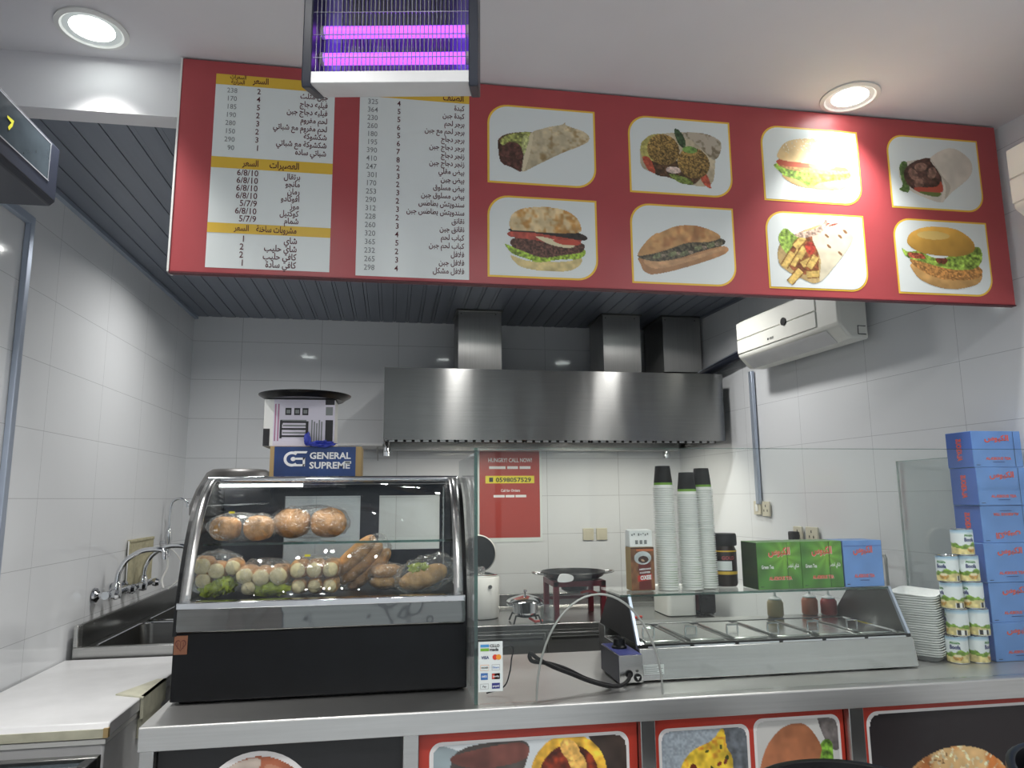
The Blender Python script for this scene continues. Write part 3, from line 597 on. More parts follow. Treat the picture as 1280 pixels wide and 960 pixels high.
# red panel: pastry beside a dark cup
b, lb = panel(.092, .748, 'panel_red', '')
k = Ink(0, 0, 57, 40, 200, (206, 212, 214)); k.fill([(0, 2), (2, 0), (10, 4), (10, 14), (0, 18)], (150, 164, 168), noise=(6, .1))
k.fill([(7, 2), (26, 0), (27, 6), (24, 12), (22, 26), (10, 26), (6, 14)], (74, 68, 64), noise=(6, .15)); k.fill([(6, 3), (25, .5), (27, 5), (17, 7), (8, 6)], (110, 66, 58), noise=(5, .2), dark=(-1, 0, .4))
k.fill([(46, -2), (60, -2), (60, 42), (52, 42), (50, 14)], (66, 54, 48), noise=(5, .2)); k.blob(39.5, 10.5, 11.4, 11.5, (222, 172, 60), noise=(2.5, .25)); k.blob(39.5, 10.8, 8.8, 8.8, (120, 46, 24), noise=(2, .45))
for q, (a, c2) in enumerate(((36, 11), (42, 7), (44, 13), (38, 16), (40, 3.5))): k.blob(a, c2, 3.6, 2.4, (226, 176, 92), rot=q, noise=(1.5, .25))
k.fill([(26, 24), (46, 24), (52, 30), (50, 42), (22, 42)], (168, 128, 92), noise=(3, .2))
photo(b, .122, .722, .44, .852, .035, k); o = b.build('advert_panel', ct); o['label'] = 'red panel with a pastry photograph'
# red panel: omelette and soft bun
b, lb = panel(.798, 1.435, 'panel_red', '')
k = Ink(0, 0, 100, 130, 110, (150, 160, 168)); k.c *= (1+.25*(vnoise(k.X/2, k.Y/2, 4)-.5))[..., None]
k.fill([(70, 0), (100, 0), (100, 60), (86, 50)], (100, 106, 112), noise=(6, .2)); r = k.fill([(6, 130), (8, 80), (20, 40), (34, 22), (58, 12), (72, 0), (76, 20), (82, 34), (78, 70), (70, 130)], (224, 190, 58), noise=(9, .22), patch=(9, (190, 110, 40), .66))
k.scatter(26, r, 3, 2, (60, 70, 30), 5); k.scatter(12, r, 4, 3, (120, 50, 30), 6); k.fill([(40, 60), (70, 52), (72, 62), (40, 74)], (96, 54, 40), noise=(4, .4))
photo(b, .816, 1.112, .47, .850, .03, k)
k = Ink(0, 0, 100, 130, 110, (200, 200, 196)); k.fill([(76, -4), (104, -4), (104, 30), (88, 30)], (110, 104, 102), noise=(6, .2))
k.fill([(4, 72), (20, 84), (60, 78), (96, 60), (94, 84), (60, 100), (10, 98)], (98, 140, 50), noise=(4, .5)); k.fill([(64, 50), (80, 24), (92, 28), (88, 60), (70, 70)], (110, 152, 56), noise=(4, .45))
k.fill([(2, 58), (6, 36), (18, 18), (36, 6), (58, 5), (72, 18), (78, 34), (66, 54), (44, 62), (18, 70)], (176, 112, 76), noise=(12, .1), dark=(.3, -.8, .25)); k.fill([(6, 62), (40, 62), (40, 68), (14, 72)], (222, 176, 140), noise=(4, .2)); k.fill([(4, 96), (90, 84), (84, 124), (20, 128)], (196, 140, 92), noise=(8, .15))
photo(b, 1.127, 1.422, .47, .862, .03, k); o = b.build('advert_panel', ct); o['label'] = 'red panel with omelette and bun photographs'
# red panel: sesame roll on black
b, lb = panel(1.489, 2.333, 'panel_red', '')
k = Ink(0, 0, 78, 60, 200, (36, 30, 32)); k.fill([(9, 33), (30, 30), (50, 24), (54, 30), (44, 36), (36, 40), (12, 42)], (110, 146, 52), noise=(1.6, .5)); k.fill([(40, 32), (52, 24), (54, 28), (46, 36)], (92, 132, 46), noise=(1.5, .5))
k.fill([(14, 40), (44, 34), (46, 46), (24, 54), (14, 50)], (206, 150, 90), noise=(5, .1)); k.fill([(13, 37), (46, 31), (46, 36), (20, 43)], (150, 60, 44), noise=(2, .3))
r = k.fill([(11, 26), (13, 20), (20, 15), (30, 12.5), (40, 14), (48, 20), (49, 27), (44, 31), (32, 33), (18, 36), (12, 33)], (196, 120, 58), noise=(5, .12), patch=(9, (224, 186, 128), .42), dark=(-.6, -.2, .25))
k.scatter(110, r & (k.Y < 27), .75, .42, (238, 222, 180), 3); k.scatter(40, r & (k.X < 30), .6, .3, (130, 90, 50), 7)
photo(b, 1.515, 2.305, .30, .862, .04, k); o = b.build('advert_panel', ct); o['label'] = 'red panel with a sesame roll on black'
# ---------------------------------------------------------------- glass screens on the counter
GX0, GX1, GY0, GY1, GZ0, GZ1 = .262, 2.37, 2.226, 2.236, .951, 1.705
ax_, aa, ab = .638, .198, .303
arch = [(ax_-aa*math.cos(PI*i/28), GZ0+ab*math.sin(PI*i/28)) for i in range(29)]
b = MB(); b.prism([(GX0, GZ0)]+arch+[(GX1, GZ0), (GX1, GZ1), (GX0, GZ1)], 'y', GY0, GY1, 'glass'); scr = b.build('glass_screen'); tag(scr, 'tall clear glass screen along the counter front with an arched serving hole', 'glass screen')
b = MB(); b.tube([(p[0], 2.231, p[1]) for p in arch], .0035, 'wire_grey', 8); o = b.build('arch_trim', scr); 
b = MB(); b.box(GX0, GX1, 2.2255, 2.2365, GZ1, GZ1+.001, 'glass_edge'); b.build('top_edge', scr)
b = MB(); b.box(.252, .262, 2.226, 2.74, GZ0, 1.69, 'glass_haze'); rs = b.build('side_glass_panel'); tag(rs, 'clear glass side panel with a green edge beside the bread case', 'glass screen')
b = MB(); b.box(.2515, .2625, 2.2245, 2.226, GZ0, 1.705, 'glass_edge'); b.build('front_edge', rs)
# payment sticker on the glass
st = MB(); fs_ = front(2.2245); st.box(.264, .337, 2.2248, 2.2256, .986, 1.128, 'paper')
mat('mada_blue', S(72, 148, 206), .45); mat('mada_green', S(120, 176, 52), .45); mat('mc_red', S(214, 64, 44), .45); mat('mc_orange', S(240, 154, 48), .45); mat('amex', S(62, 112, 176), .45); mat('deep_blue', S(44, 48, 128), .45); mat('visa_ink', S(42, 52, 110), .5)
rect(st, fs_, .270, .296, 1.112, 1.120, 'mada_blue'); rect(st, fs_, .270, .296, 1.101, 1.109, 'mada_green')
write(st, 'CS.LO', fs_, .298, 1.1120, .011, 'ink_black', bold=.03, maxw=.034); write(st, 'mada', fs_, .298, 1.1010, .0125, 'ink_black', bold=.03, maxw=.034)
write(st, 'VISA', fs_, .272, 1.079, .0115, 'visa_ink', bold=.03, maxw=.024)
for x, mm in ((.314, 'mc_red'), (.3245, 'mc_orange')): shape(st, fs_, [(x+.0078*math.cos(a), 1.083+.0078*math.sin(a)) for a in t], mm, 1 if mm == 'mc_red' else 2)
def badge(x0, x1, z0, z1, edge, fill, s, ink): rect(st, fs_, x0, x1, z0, z1, edge); rect(st, fs_, x0+.0008, x1-.0008, z0+.0008, z1-.0008, fill, 2); write(st, s, fs_, (x0+x1)/2, (z0+z1)/2-.0025, .008, ink, 'c', .02, maxw=(x1-x0)*.8, layer=3)
badge(.270, .295, 1.046, 1.062, 'mc_orange', 'paper', 'DISCOVER', 'ink_black'); badge(.304, .328, 1.046, 1.062, 'ink_grey', 'paper', 'Diners', 'amex')
badge(.271, .292, 1.020, 1.039, 'amex', 'amex', 'AMEX', 'ink_white'); badge(.304, .328, 1.021, 1.037, 'ink_black', 'mc_red', 'UnionPay', 'ink_white'); rect(st, fs_, .312, .328, 1.021, 1.037, 'ink_black', 2)
badge(.270, .294, .994, 1.009, 'ink_grey', 'paper', 'Pay', 'ink_black'); badge(.304, .328, .994, 1.010, 'deep_blue', 'deep_blue', 'prepaid', 'ink_white')
sk = st.build('payment_sticker'); tag(sk, 'white sticker of card payment logos on the glass beside the bread case', 'sticker')
# ---------------------------------------------------------------- curved glass bread case
cs = thing('display_case', 'black countertop display case with curved glass front holding bagged bread', 'display case', (-.19, 2.6, .95))
X0, X1 = -.638, .247
P0, P1, P2 = (2.385, 1.232), (2.475, 1.605), (2.70, 1.628)
bez = lambda t: ((1-t)**2*P0[0]+2*t*(1-t)*P1[0]+t*t*P2[0], (1-t)**2*P0[1]+2*t*(1-t)*P1[1]+t*t*P2[1])
prof = [(2.395, .975), (2.380, 1.16), (2.385, 1.232)]+[bez(i/14) for i in range(1, 15)]+[(2.97, 1.625), (2.97, .975)]
b = MB(); b.box(X0, X1, 2.392, 2.97, .959, 1.158, 'black_gloss'); b.box(X0+.02, X1-.02, 2.41, 2.95, .951, .960, 'black'); b.build('base', cs, bevel=.004)
b = MB(); b.prism([(2.384, 1.158), (2.380, 1.162), (2.383, 1.228), (2.41, 1.228), (2.41, 1.158)], 'x', X0+.008, X1-.006, 'steel_mirror'); b.build('mirror_band', cs, bevel=.002)
b = MB(); b.prism([(2.378, 1.226), (2.376, 1.246), (2.40, 1.250), (2.43, 1.236), (2.43, 1.226)], 'x', X0+.006, X1-.006, 'chrome'); b.build('lower_rail', cs, bevel=.003)
b = MB(); b.box(X0+.01, X1-.01, 2.415, 2.95, 1.158, 1.236, 'steel_dark'); b.build('deck', cs)
for sx, a0, a1 in ((0, X0, X0+.012), (1, X1-.012, X1)):          # end frames: black outer rim following the curve
    inner = [(y+(.012 if i > 1 else .0), z-.010) for i, (y, z) in enumerate(prof[1:17])]
    o_ = prof[1:17]; b = MB()
    for i in range(len(o_)-1): b.prism([o_[i], o_[i+1], inner[i+1], inner[i]], 'x', a0, a1, 'black')
    b.box(a0, a1, 2.94, 2.97, 1.158, 1.625, 'black'); b.box(a0, a1, 2.69, 2.97, 1.610, 1.628, 'black'); b.build('end_frame', cs)
    b = MB(); b.prism(prof[2:17]+[(2.94, 1.618), (2.94, 1.24)], 'x', a0+.004, a0+.008, 'glass_case'); b.build('end_glass', cs)
arcp = [P0]+[bez(i/20) for i in range(1, 21)]
def strip(x0, x1, d, mm, name):
    b = MB(); n = len(arcp); v = []
    for x in (x0, x1):
        v += [(x, p[0]-d, p[1]+d*.5) for p in arcp]
    b.add(v, [(i, i+1, n+i+1, n+i) for i in range(n-1)], mm); o = b.build(name, cs); s_ = o.modifiers.new('s', 'SOLIDIFY'); s_.thickness = .004; s_.offset = -1; return o
strip(X0+.012, X1-.012, 0, 'glass_case', 'curved_glass')
strip(X0+.013, X0+.044, .003, 'steel', 'side_trim'); strip(X1-.042, X1-.013, .003, 'steel', 'side_trim')
b = MB(); b.tube([(X0+.004, 2.70, 1.624), (X1-.004, 2.70, 1.624)], .011, 'chrome', 14); b.box(X0+.006, X1-.006, 2.70, 2.97, 1.612, 1.628, 'black'); b.build('top_rail', cs)
b = MB(); b.tube([(X0+.05, 2.655, 1.602), (X0+.33, 2.655, 1.602)], .006, 'strip_lens', 10); cl = b.build('case_light', cs)
l = bpy.data.lights.new('lamp_light', 'AREA'); l.shape = 'RECTANGLE'; l.size = .8; l.size_y = .03; l.energy = 1.0; l.color = (1, .97, .9); lo = bpy.data.objects.new('lamp_light', l); C.objects.link(lo); lo.parent = cl; lo.location = (X0+.44-parent_world(cl).x, 2.66-parent_world(cl).y, 1.592-parent_world(cl).z)
b = MB()                                                          # back frame with two sliding panes
W0, W1, W2, W3 = -.405, -.118, -.045, .193
for q in ((X0+.012, W0, 1.24, 1.61), (W1, W2, 1.24, 1.61), (W3, X1-.012, 1.24, 1.61), (W0, W1, 1.24, 1.28), (W0, W1, 1.565, 1.61), (W2, W3, 1.24, 1.355), (W2, W3, 1.565, 1.61)): b.box(q[0], q[1], 2.925, 2.945, q[2], q[3], 'dark_navy')
b.build('back_frame', cs)
b = MB(); b.box(W0, W1, 2.932, 2.937, 1.28, 1.565, 'glass_haze'); b.build('sliding_pane', cs); b = MB(); b.box(W2, W3, 2.932, 2.937, 1.355, 1.565, 'glass'); b.build('sliding_pane', cs)
b = MB(); b.box(X0+.02, X1-.02, 2.60, 2.92, 1.402, 1.408, 'glass'); b.box(X0+.02, X1-.02, 2.598, 2.60, 1.401, 1.409, 'glass_edge'); b.build('glass_shelf', cs)
b = MB()
for z in range(14): b.box(X1-.05, X1-.046, 2.885, 2.9, 1.27+.022*z, 1.28+.022*z, 'black')
b.box(X1-.046, X1-.040, 2.88, 2.905, 1.25, 1.6, 'steel'); b.build('shelf_upright', cs)
hs = MB(); mat('sticker_brown', S(134, 86, 60), .5, noise=(50, .1)); hs.box(-.634, -.596, 2.389, 2.3915, 1.096, 1.150, 'sticker_brown'); fh = front(2.389); mat('sticker_ink', S(96, 46, 34), .5)
H = lambda s: [(-.615+s*.016*math.sin(a)**3, 1.124+s*.0012*(13*math.cos(a)-5*math.cos(2*a)-2*math.cos(3*a)-math.cos(4*a))) for a in t]
shape(hs, fh, H(1), 'sticker_ink', 1); shape(hs, fh, H(.78), 'sticker_brown', 2)
for x in (-.008, 0, .008): rect(hs, fh, -.616+x, -.614+x, 1.113, 1.132, 'sticker_ink', 3)
tag(hs.build('heart_sticker'), 'small brown sticker with a heart emblem on the black bread case', 'sticker')
# ---- bagged bread
def bag(t, c, r, seed, lump=.07):
    b = MB(); b.ell(c, r, 'film', 28, lump, seed, sup=.8, k=4); b.build('plastic_bag', t)
def tagclip(t, p):
    b = MB(); b.box(p[0]-.009, p[0]+.009, p[1]-.002, p[1]+.002, p[2], p[2]+.007, 'yellow'); o = b.build('bag_clip', t)
def bread(label, loc): return thing('bagged_bread', label, 'bread', loc)
def roll(t, c, r, mm='bread', seed=0, lump=.03, rot=None, sup=.85, crumb=None):
    b = MB(); b.ell(c, r, mm, 22, lump, seed, rot, sup, k=2); o = b.build('bread_roll', t, ang=60)
    if crumb: # pale round end facing the viewer
        d = MB(); d.ell((c[0], c[1]-r[1]*.86, c[2]), (r[0]*.8, r[1]*.2, r[2]*.8), 'crumb', 16, .04, seed+3); d.build('cut_end', o, ang=60)
ZB, ZD = 1.412, 1.24
t1 = bread('bag of two round brown buns at the left on the glass shelf', (-.50, 2.68, ZB))
roll(t1, (-.565, 2.68, ZB+.043), (.052, .052, .042), seed=1); roll(t1, (-.455, 2.68, ZB+.043), (.052, .052, .043), seed=2); bag(t1, (-.51, 2.68, ZB+.047), (.116, .06, .050), 1); tagclip(t1, (-.535, 2.62, ZB+.095))
t1 = bread('bag of two large brown buns higher up beside the left sliding pane', (-.29, 2.78, ZB))
roll(t1, (-.355, 2.78, ZB+.055), (.066, .06, .053), seed=3); roll(t1, (-.225, 2.78, ZB+.055), (.066, .06, .053), seed=4); bag(t1, (-.29, 2.78, ZB+.058), (.142, .07, .060), 4)
t1 = bread('bag of small rolls with green salad at the lower left of the case', (-.56, 2.56, ZD))
for i, (x, z, r) in enumerate(((-.60, .10, .034), (-.555, .085, .032), (-.505, .095, .030), (-.595, .055, .030))): roll(t1, (x, 2.57, ZD+z), (r, .05, r*.95), 'bread', i+9, crumb=True)
b = MB(); b.ell((-.575, 2.545, ZD+.028), (.032, .03, .024), 'lettuce', 24, .3, 5, k=5); b.ell((-.53, 2.545, ZD+.04), (.034, .03, .026), 'lettuce', 24, .3, 8, k=5); b.build('salad', t1, ang=60); bag(t1, (-.56, 2.57, ZD+.075), (.085, .066, .074), 6, .05)
t1 = bread('bag of long rolls over green leaves second from left on the deck', (-.41, 2.56, ZD))
for i, (x, z, r) in enumerate(((-.463, .068, .033), (-.413, .062, .034), (-.358, .066, .036), (-.45, .03, .028))): roll(t1, (x, 2.58, ZD+z), (r, .085, r*.95), 'bread', i+19, crumb=True)
b = MB(); b.ell((-.385, 2.53, ZD+.025), (.06, .03, .022), 'lettuce', 24, .25, 5, k=5); b.build('salad', t1, ang=60); bag(t1, (-.41, 2.57, ZD+.058), (.096, .098, .062), 16, .05)
t1 = bread('bag of six finger rolls stacked in two rows in the middle of the deck', (-.25, 2.57, ZD))
for i in range(3):
    roll(t1, (-.297+.052*i, 2.58, ZD+.083), (.030, .085, .030), 'bread', i+31, crumb=True, sup=.7); roll(t1, (-.293+.05*i, 2.58, ZD+.030), (.026, .085, .026), 'bread_pale', i+41, crumb=True, sup=.7)
bag(t1, (-.245, 2.58, ZD+.06), (.092, .10, .066), 26, .04); tagclip(t1, (-.265, 2.48, ZD+.128))
t1 = bread('bag of long loaves leaning diagonally in the centre of the case', (-.10, 2.66, ZD))
ry = Matrix.Rotation(-.75, 3, 'Y')
for i, (x, z) in enumerate(((-.125, .115), (-.10, .088), (-.07, .065))): roll(t1, (x, 2.65+.02*i, ZD+z), (.098, .032, .030), 'bread', i+51, rot=ry, lump=.02)
b = MB(); b.ell((-.098, 2.665, ZD+.09), (.118, .06, .062), 'film', 28, .05, 33, ry, .8, k=4); b.build('plastic_bag', t1)
t1 = bread('single brown burger bun in a bag between loaves and wrapped sandwich', (-.01, 2.62, ZD))
roll(t1, (-.012, 2.63, ZD+.062), (.056, .05, .024), 'bread', 61); roll(t1, (-.012, 2.63, ZD+.026), (.054, .048, .022), 'bread_pale', 62); bag(t1, (-.01, 2.63, ZD+.046), (.066, .056, .046), 36)
t1 = bread('sandwich with green filling wrapped in crinkled clear film at the right', (.12, 2.56, ZD))
r2 = Matrix.Rotation(-.3, 3, 'Y'); roll(t1, (.115, 2.56, ZD+.045), (.085, .05, .035), 'bread_pale', 71, rot=r2)
b = MB(); b.ell((.10, 2.55, ZD+.075), (.035, .03, .018), 'lettuce', 22, .3, 5, k=5); b.build('salad', t1, ang=60); b = MB(); b.ell((.12, 2.56, ZD+.055), (.105, .066, .058), 'film', 36, .12, 41, r2, .8, k=6); b.build('plastic_bag', t1)
# ---------------------------------------------------------------- heated salad bar unit
mat('alu_bright', S(206, 208, 206), .22, 1.0, bump=(14, .2, .01))
un = thing('food_warmer', 'stainless countertop food warmer with six lidded pans behind slanted glass', 'food warmer', (1.3, 2.6, .95))
UX0, UX1 = .822, 1.835
b = MB(); b.prism([(2.375, .956), (2.395, 1.052), (2.435, 1.058), (2.435, 1.02), (2.80, 1.02), (2.80, 1.062), (2.88, 1.062), (2.88, .956)], 'x', UX0, UX1, 'steel'); b.build('body', un, bevel=.002)
for x in (UX0+.04, UX1-.08):
    for y in (2.42, 2.8):
        b = MB(); b.box(x, x+.04, y, y+.04, .951, .957, 'black'); b.build('foot', un)
gp = [(2.415, 1.062), (2.50, 1.213), (2.72, 1.213), (2.76, 1.062)]
for x0, mm in ((UX0, 'black_metal'), (UX1-.006, 'steel_dark')):
    b = MB(); b.prism([(2.415, 1.062), (2.50, 1.207), (2.72, 1.207), (2.86, 1.062)], 'x', x0, x0+.006, mm); b.build('side_panel', un)
    b = MB(); b.prism([(2.408, 1.060), (2.494, 1.214), (2.506, 1.214), (2.424, 1.060)], 'x', x0-.002, x0+.008, 'alu'); b.build('corner_trim', un)
b = MB(); b.prism([(2.414, 1.062), (2.498, 1.210), (2.502, 1.208), (2.418, 1.062)], 'x', UX0+.006, UX1-.006, 'glass'); b.build('slanted_glass', un)
b = MB(); b.box(UX0-.03, UX1-.01, 2.492, 2.73, 1.207, 1.213, 'glass'); b.box(UX0-.03, UX1-.01, 2.4905, 2.492, 1.2065, 1.2135, 'glass_edge'); b.build('glass_top', un)
b = MB(); b.box(UX0, UX1, 2.405, 2.417, 1.052, 1.062, 'black'); b.build('gasket', un)
for i in range(6):
    x0 = UX0+.03+.162*i; b = MB(); b.box(x0, x0+.152, 2.44, 2.78, 1.05, 1.057, 'steel')
    pn = b.build('food_pan', un, bevel=.003); b = MB(); b.box(x0+.012, x0+.140, 2.455, 2.765, 1.057, 1.064, 'alu_bright'); ld = b.build('lid', pn, bevel=.003)
    b = MB(); b.tube([(x0+.055, 2.60, 1.062), (x0+.055, 2.60, 1.082), (x0+.097, 2.60, 1.082), (x0+.097, 2.60, 1.062)], .004, 'chrome', 8); b.build('lid_handle', pn)
    b = MB(); b.box(x0+.002, x0+.15, 2.400, 2.408, 1.050, 1.0575, 'chrome'); b.build('pan_edge', pn)
b = MB(); b.box(.826, .897, 2.3745, 2.376, .975, 1.005, 'paper')
fl = front(2.374)
for i in range(6): rect(b, fl, .829, .893-.01*((i*5) % 3), .979+.0043*i, .9805+.0043*i, 'ink_grey', 1)
b.build('rating_plate', un)
bx = thing('control_box', 'steel control box with black knob at the left end of the food warmer', 'control box', (.775, 2.5, .95))
b = MB(); b.box(.738, .818, 2.355, 2.56, .957, 1.042, 'steel'); b.box(.7365, .738, 2.356, 2.559, .958, 1.041, 'dark_navy'); b.build('housing', bx, bevel=.002)
mat('label_blue', S(66, 72, 130), .4); b = MB(); b.box(.740, .816, 2.36, 2.555, 1.042, 1.0435, 'label_blue'); b.build('top_label', bx)
b = MB(); b.lathe([(.026, 0), (.026, .006), (.021, .010), (.019, .030), (.001, .031)], (.776, 2.47, 1.0435), 'black', 20); b.box(.772, .780, 2.446, 2.494, 1.060, 1.080, 'black'); b.build('knob', bx)
b = MB(); b.lathe([(.001, -.006), (.012, -.006), (.013, 0)], (.770, 2.355, .985), 'black', 18, ax='y', cap=False); b.build('cable_gland', bx)
b = MB(); b.lathe([(.001, -.004), (.0125, -.004), (.013, 0)], (.799, 2.355, .972), 'black', 20, ax='y', cap=False); f9 = front(2.3505); rect(b, f9, .797, .801, .968, .974, 'ink_white', 1); shape(b, f9, [(.793, .976), (.805, .976), (.799, .965)], 'ink_white', 1); b.build('fuse_cap', bx)
b = MB(); b.lathe([(.001, -.003), (.004, -.003), (.005, 0)], (.798, 2.355, .993), 'steel_dark', 12, ax='y', cap=False); b.build('screw', bx)
for x in (.744, .80):
    b = MB(); b.box(x, x+.012, 2.37, 2.54, .951, .957, 'black'); b.build('foot', bx)
b = MB(); cab = [(.770, 2.347, .985), (.755, 2.32, .975), (.725, 2.30, .965), (.68, 2.29, .968), (.62, 2.29, .985), (.56, 2.29, 1.01), (.50, 2.29, 1.035), (.455, 2.29, 1.06), (.437, 2.295, 1.075), (.433, 2.30, 1.062), (.445, 2.305, 1.048), (.49, 2.31, 1.04), (.55, 2.31, 1.02), (.61, 2.31, .99), (.66, 2.31, .972), (.70, 2.33, .958)]
pts = smooth_pts = []
def spline(P, n=6):
    P = [Vector(p) for p in P]; out = []
    for i in range(len(P)-1):
        a, p, q, d = P[max(i-1, 0)], P[i], P[i+1], P[min(i+2, len(P)-1)]
        for k in range(n):
            s = k/n; out.append(.5*((2*p)+(q-a)*s+(2*a-5*p+4*q-d)*s*s+(3*p-a-3*q+d)*s**3))
    return out+[P[-1]]
b.tube(spline(cab), .0065, 'cable_black', 10); b.build('power_cable', bx)
# ---------------------------------------------------------------- cooker hood and ducts
hd = thing('range_hood', 'wide brushed stainless range hood above the cooking bench on the back wall', 'range hood', (1.05, 4.8, 1.9))
b = MB(); hx0, hx1, hy0, hy1, hz0, hz1 = -.052, 2.155, 4.42, 5.23, 1.908, 2.352
b.box(hx0, hx1, hy0, hy0+.004, hz0, hz1, 'steel_hood'); b.box(hx0, hx0+.004, hy0+.004, hy1, hz0, hz1, 'steel_hood'); b.box(hx1-.004, hx1, hy0+.004, hy1, hz0, hz1, 'steel_hood'); b.box(hx0+.004, hx1-.004, hy0+.004, hy1, hz1-.004, hz1, 'steel_hood')
b.build('canopy', hd)
b = MB(); b.box(hx0+.004, hx1-.004, hy0+.004, hy0+.05, hz0+.002, hz0+.012, 'steel'); b.box(hx0+.03, hx1-.03, 5.13, 5.23, hz0-.02, hz0+.04, 'steel'); b.build('grease_gutter', hd, bevel=.003)
for i in range(5):
    x0 = hx0+.03+.43*i; f = MB(); y0, z0, y1, z1 = 4.5, hz0+.03, 5.12, hz0+.16
    f.prism([(y0, z0), (y1, z1), (y1, z1+.02), (y0, z0+.02)], 'x', x0, x0+.415, 'black_metal')
    for k in range(8): f.prism([(y0-.002, z0-.012), (y1, z1-.012), (y1, z1+.001), (y0-.002, z0+.006)], 'x', x0+.008+.052*k, x0+.036+.052*k, 'steel')
    f.box(x0, x0+.415, 4.476, 4.50, hz0-.010, hz0+.004, 'black')
    for k in range(8): f.box(x0+.004+.052*k, x0+.038+.052*k, 4.473, 4.476, hz0-.009, hz0+.002, 'steel')
    f.build('baffle_filter', hd)
for x0 in (.35, 1.35):  # strip lamps added under the hood to brighten the wall below
    b = MB(); b.box(x0, x0+.5, 4.532, 4.536, hz0-.004, hz0+.028, 'steel'); b.box(x0, x0+.5, 4.536, 4.60, hz0+.024, hz0+.028, 'steel'); b.box(x0, x0+.5, 4.60, 4.604, hz0+.011, hz0+.028, 'steel'); hl = b.build('added_hood_lamp', hd); b = MB(); b.box(x0+.01, x0+.49, 4.54, 4.585, hz0+.019, hz0+.0235, 'strip_lens'); b.build('lamp_lens', hl)
    l = bpy.data.lights.new('lamp_light', 'AREA'); l.shape = 'RECTANGLE'; l.size = .5; l.size_y = .035; l.energy = HOOD_FILL_W; l.color = (1, .95, .84); lo = bpy.data.objects.new('lamp_light', l); C.objects.link(lo); lo.parent = hl; lo.location = (x0+.25-parent_world(hl).x, 4.56-parent_world(hl).y, hz0+.0165-parent_world(hl).z); lo.rotation_euler = (.1, 0, 0)
for x in (-.035, 2.035):
    b = MB(); b.lathe([(.001, -.05), (.026, -.05), (.026, -.022), (.029, -.02), (.026, -.016), (.026, .05)], (x, 5.16 if x > 0 else 4.95, hz0-.02), 'chrome', 20, cap=False); b.build('grease_cup', hd)
b = MB(); b.box(-.39, -.06, 4.86, 5.245, 1.902, 1.918, 'white_paint'); b.box(-.39, -.06, 4.86, 4.875, 1.918, 2.02, 'white_paint') if 0 else None
for x in (-.36, -.1): b.prism([(5.0, 1.902), (5.245, 1.902), (5.245, 1.82)], 'x', x, x+.006, 'steel')
tag(b.build('wall_shelf', bevel=.002), 'thin white metal wall shelf left of the range hood', 'shelf')
def duct(label, x0, x1, y0, y1, z0, z1):
    t = thing('exhaust_duct', label, 'duct', ((x0+x1)/2, (y0+y1)/2, z0), 'square steel ducts rising from the hood')
    b = MB(); b.box(x0, x1, y0, y1, z0, z1, 'steel_duct'); b.build('duct_body', t, bevel=.001)
    b = MB(); b.box(x0-.012, x1+.012, y0-.012, y1, z1-.012, z1, 'steel_dark'); b.build('ceiling_flange', t)
    for x in (x0+.02, x1-.04):
        b = MB(); b.lathe([(.0001, -.003), (.004, -.002), (.005, 0)], (x, y0, z1-.03), 'steel_dark', 10, ax='y', cap=False); b.build('rivet', t)
duct('square steel exhaust duct at the left end of the range hood', .435, .735, 4.81, 5.12, hz1, ZS)
duct('square steel exhaust duct in the middle of three above the hood', 1.46, 1.735, 4.80, 5.15, hz1, ZS)
duct('square steel exhaust duct at the right with its open underside showing', 1.905, 2.19, 4.80, 5.18, 2.43, ZS)
b = MB(); b.box(2.02, 2.10, 4.9, 5.05, hz1, 2.43, 'black'); tag(b.build('duct_collar'), 'dark collar joining the right duct to the hood', 'duct')
b = MB(); b.tube([(2.13, 5.05, 2.37), (wr(4.35)-.05, 4.35, 2.44), (wr(4.12)-.05, 4.14, 2.46)], .028, 'dark_navy', 12); b.tube([(2.14, 5.05, 2.395), (wr(4.12)-.03, 4.14, 2.50)], .012, 'alu', 8); tag(b.build('refrigerant_pipe'), 'dark insulated pipe running along the right wall from the air conditioner', 'pipe')
# ---------------------------------------------------------------- wall fittings
xt = wr(4.21); b = MB(); b.box(xt-.022, xt-.001, 4.19, 4.23, 1.50, 2.335, 'alu'); tag(b.build('cable_trunking', bevel=.003), 'grey vertical cable trunking below the air conditioner on the right wall', 'cable trunking')
def socket(name, label, x, y, z, w, h, wall, switch=True, plug=False, group=None):
    t = thing(name, label, 'socket' if not switch else 'switch', (x, y, z), group); b = MB()
    if wall == 'r':
        b.box(x-.012, x-.001, y-w/2, y+w/2, z-h/2, z+h/2, 'beige_plastic'); b.build('faceplate', t, bevel=.003); b = MB()
        if switch: b.box(x-.016, x-.012, y-w*.18, y+w*.18, z-h*.25, z+h*.25, 'white'); b.build('rocker', t)
        else:
            [b.box(x-.0128, x-.012, y+dy-.004, y+dy+.004, z+dz-.007, z+dz+.007, 'black') for dy, dz in ((-.02, -.01), (.02, -.01), (0, .018))]; b.build('pin_holes', t)
        if plug: b = MB(); b.box(x-.055, x-.013, y-.025, y+.03, z-.045, z+.015, 'black'); b.build('plug', t, bevel=.006)
    else:
        b.box(x-w/2, x+w/2, y-.012, y-.001, z-h/2, z+h/2, 'beige_plastic'); b.build('faceplate', t, bevel=.003); b = MB()
        b.box(x-w*.2, x+w*.2, y-.014, y-.012, z-h*.3, z+h*.3, 'beige_plastic'); b.build('rocker', t, bevel=.001)
socket('wall_switch', 'left of two beige square plates on the tiles above the pan', 1.438, YB, 1.283, .082, .086, 'b')
socket('wall_switch', 'right of two beige square plates on the tiles above the pan', 1.540, YB, 1.283, .082, .086, 'b')
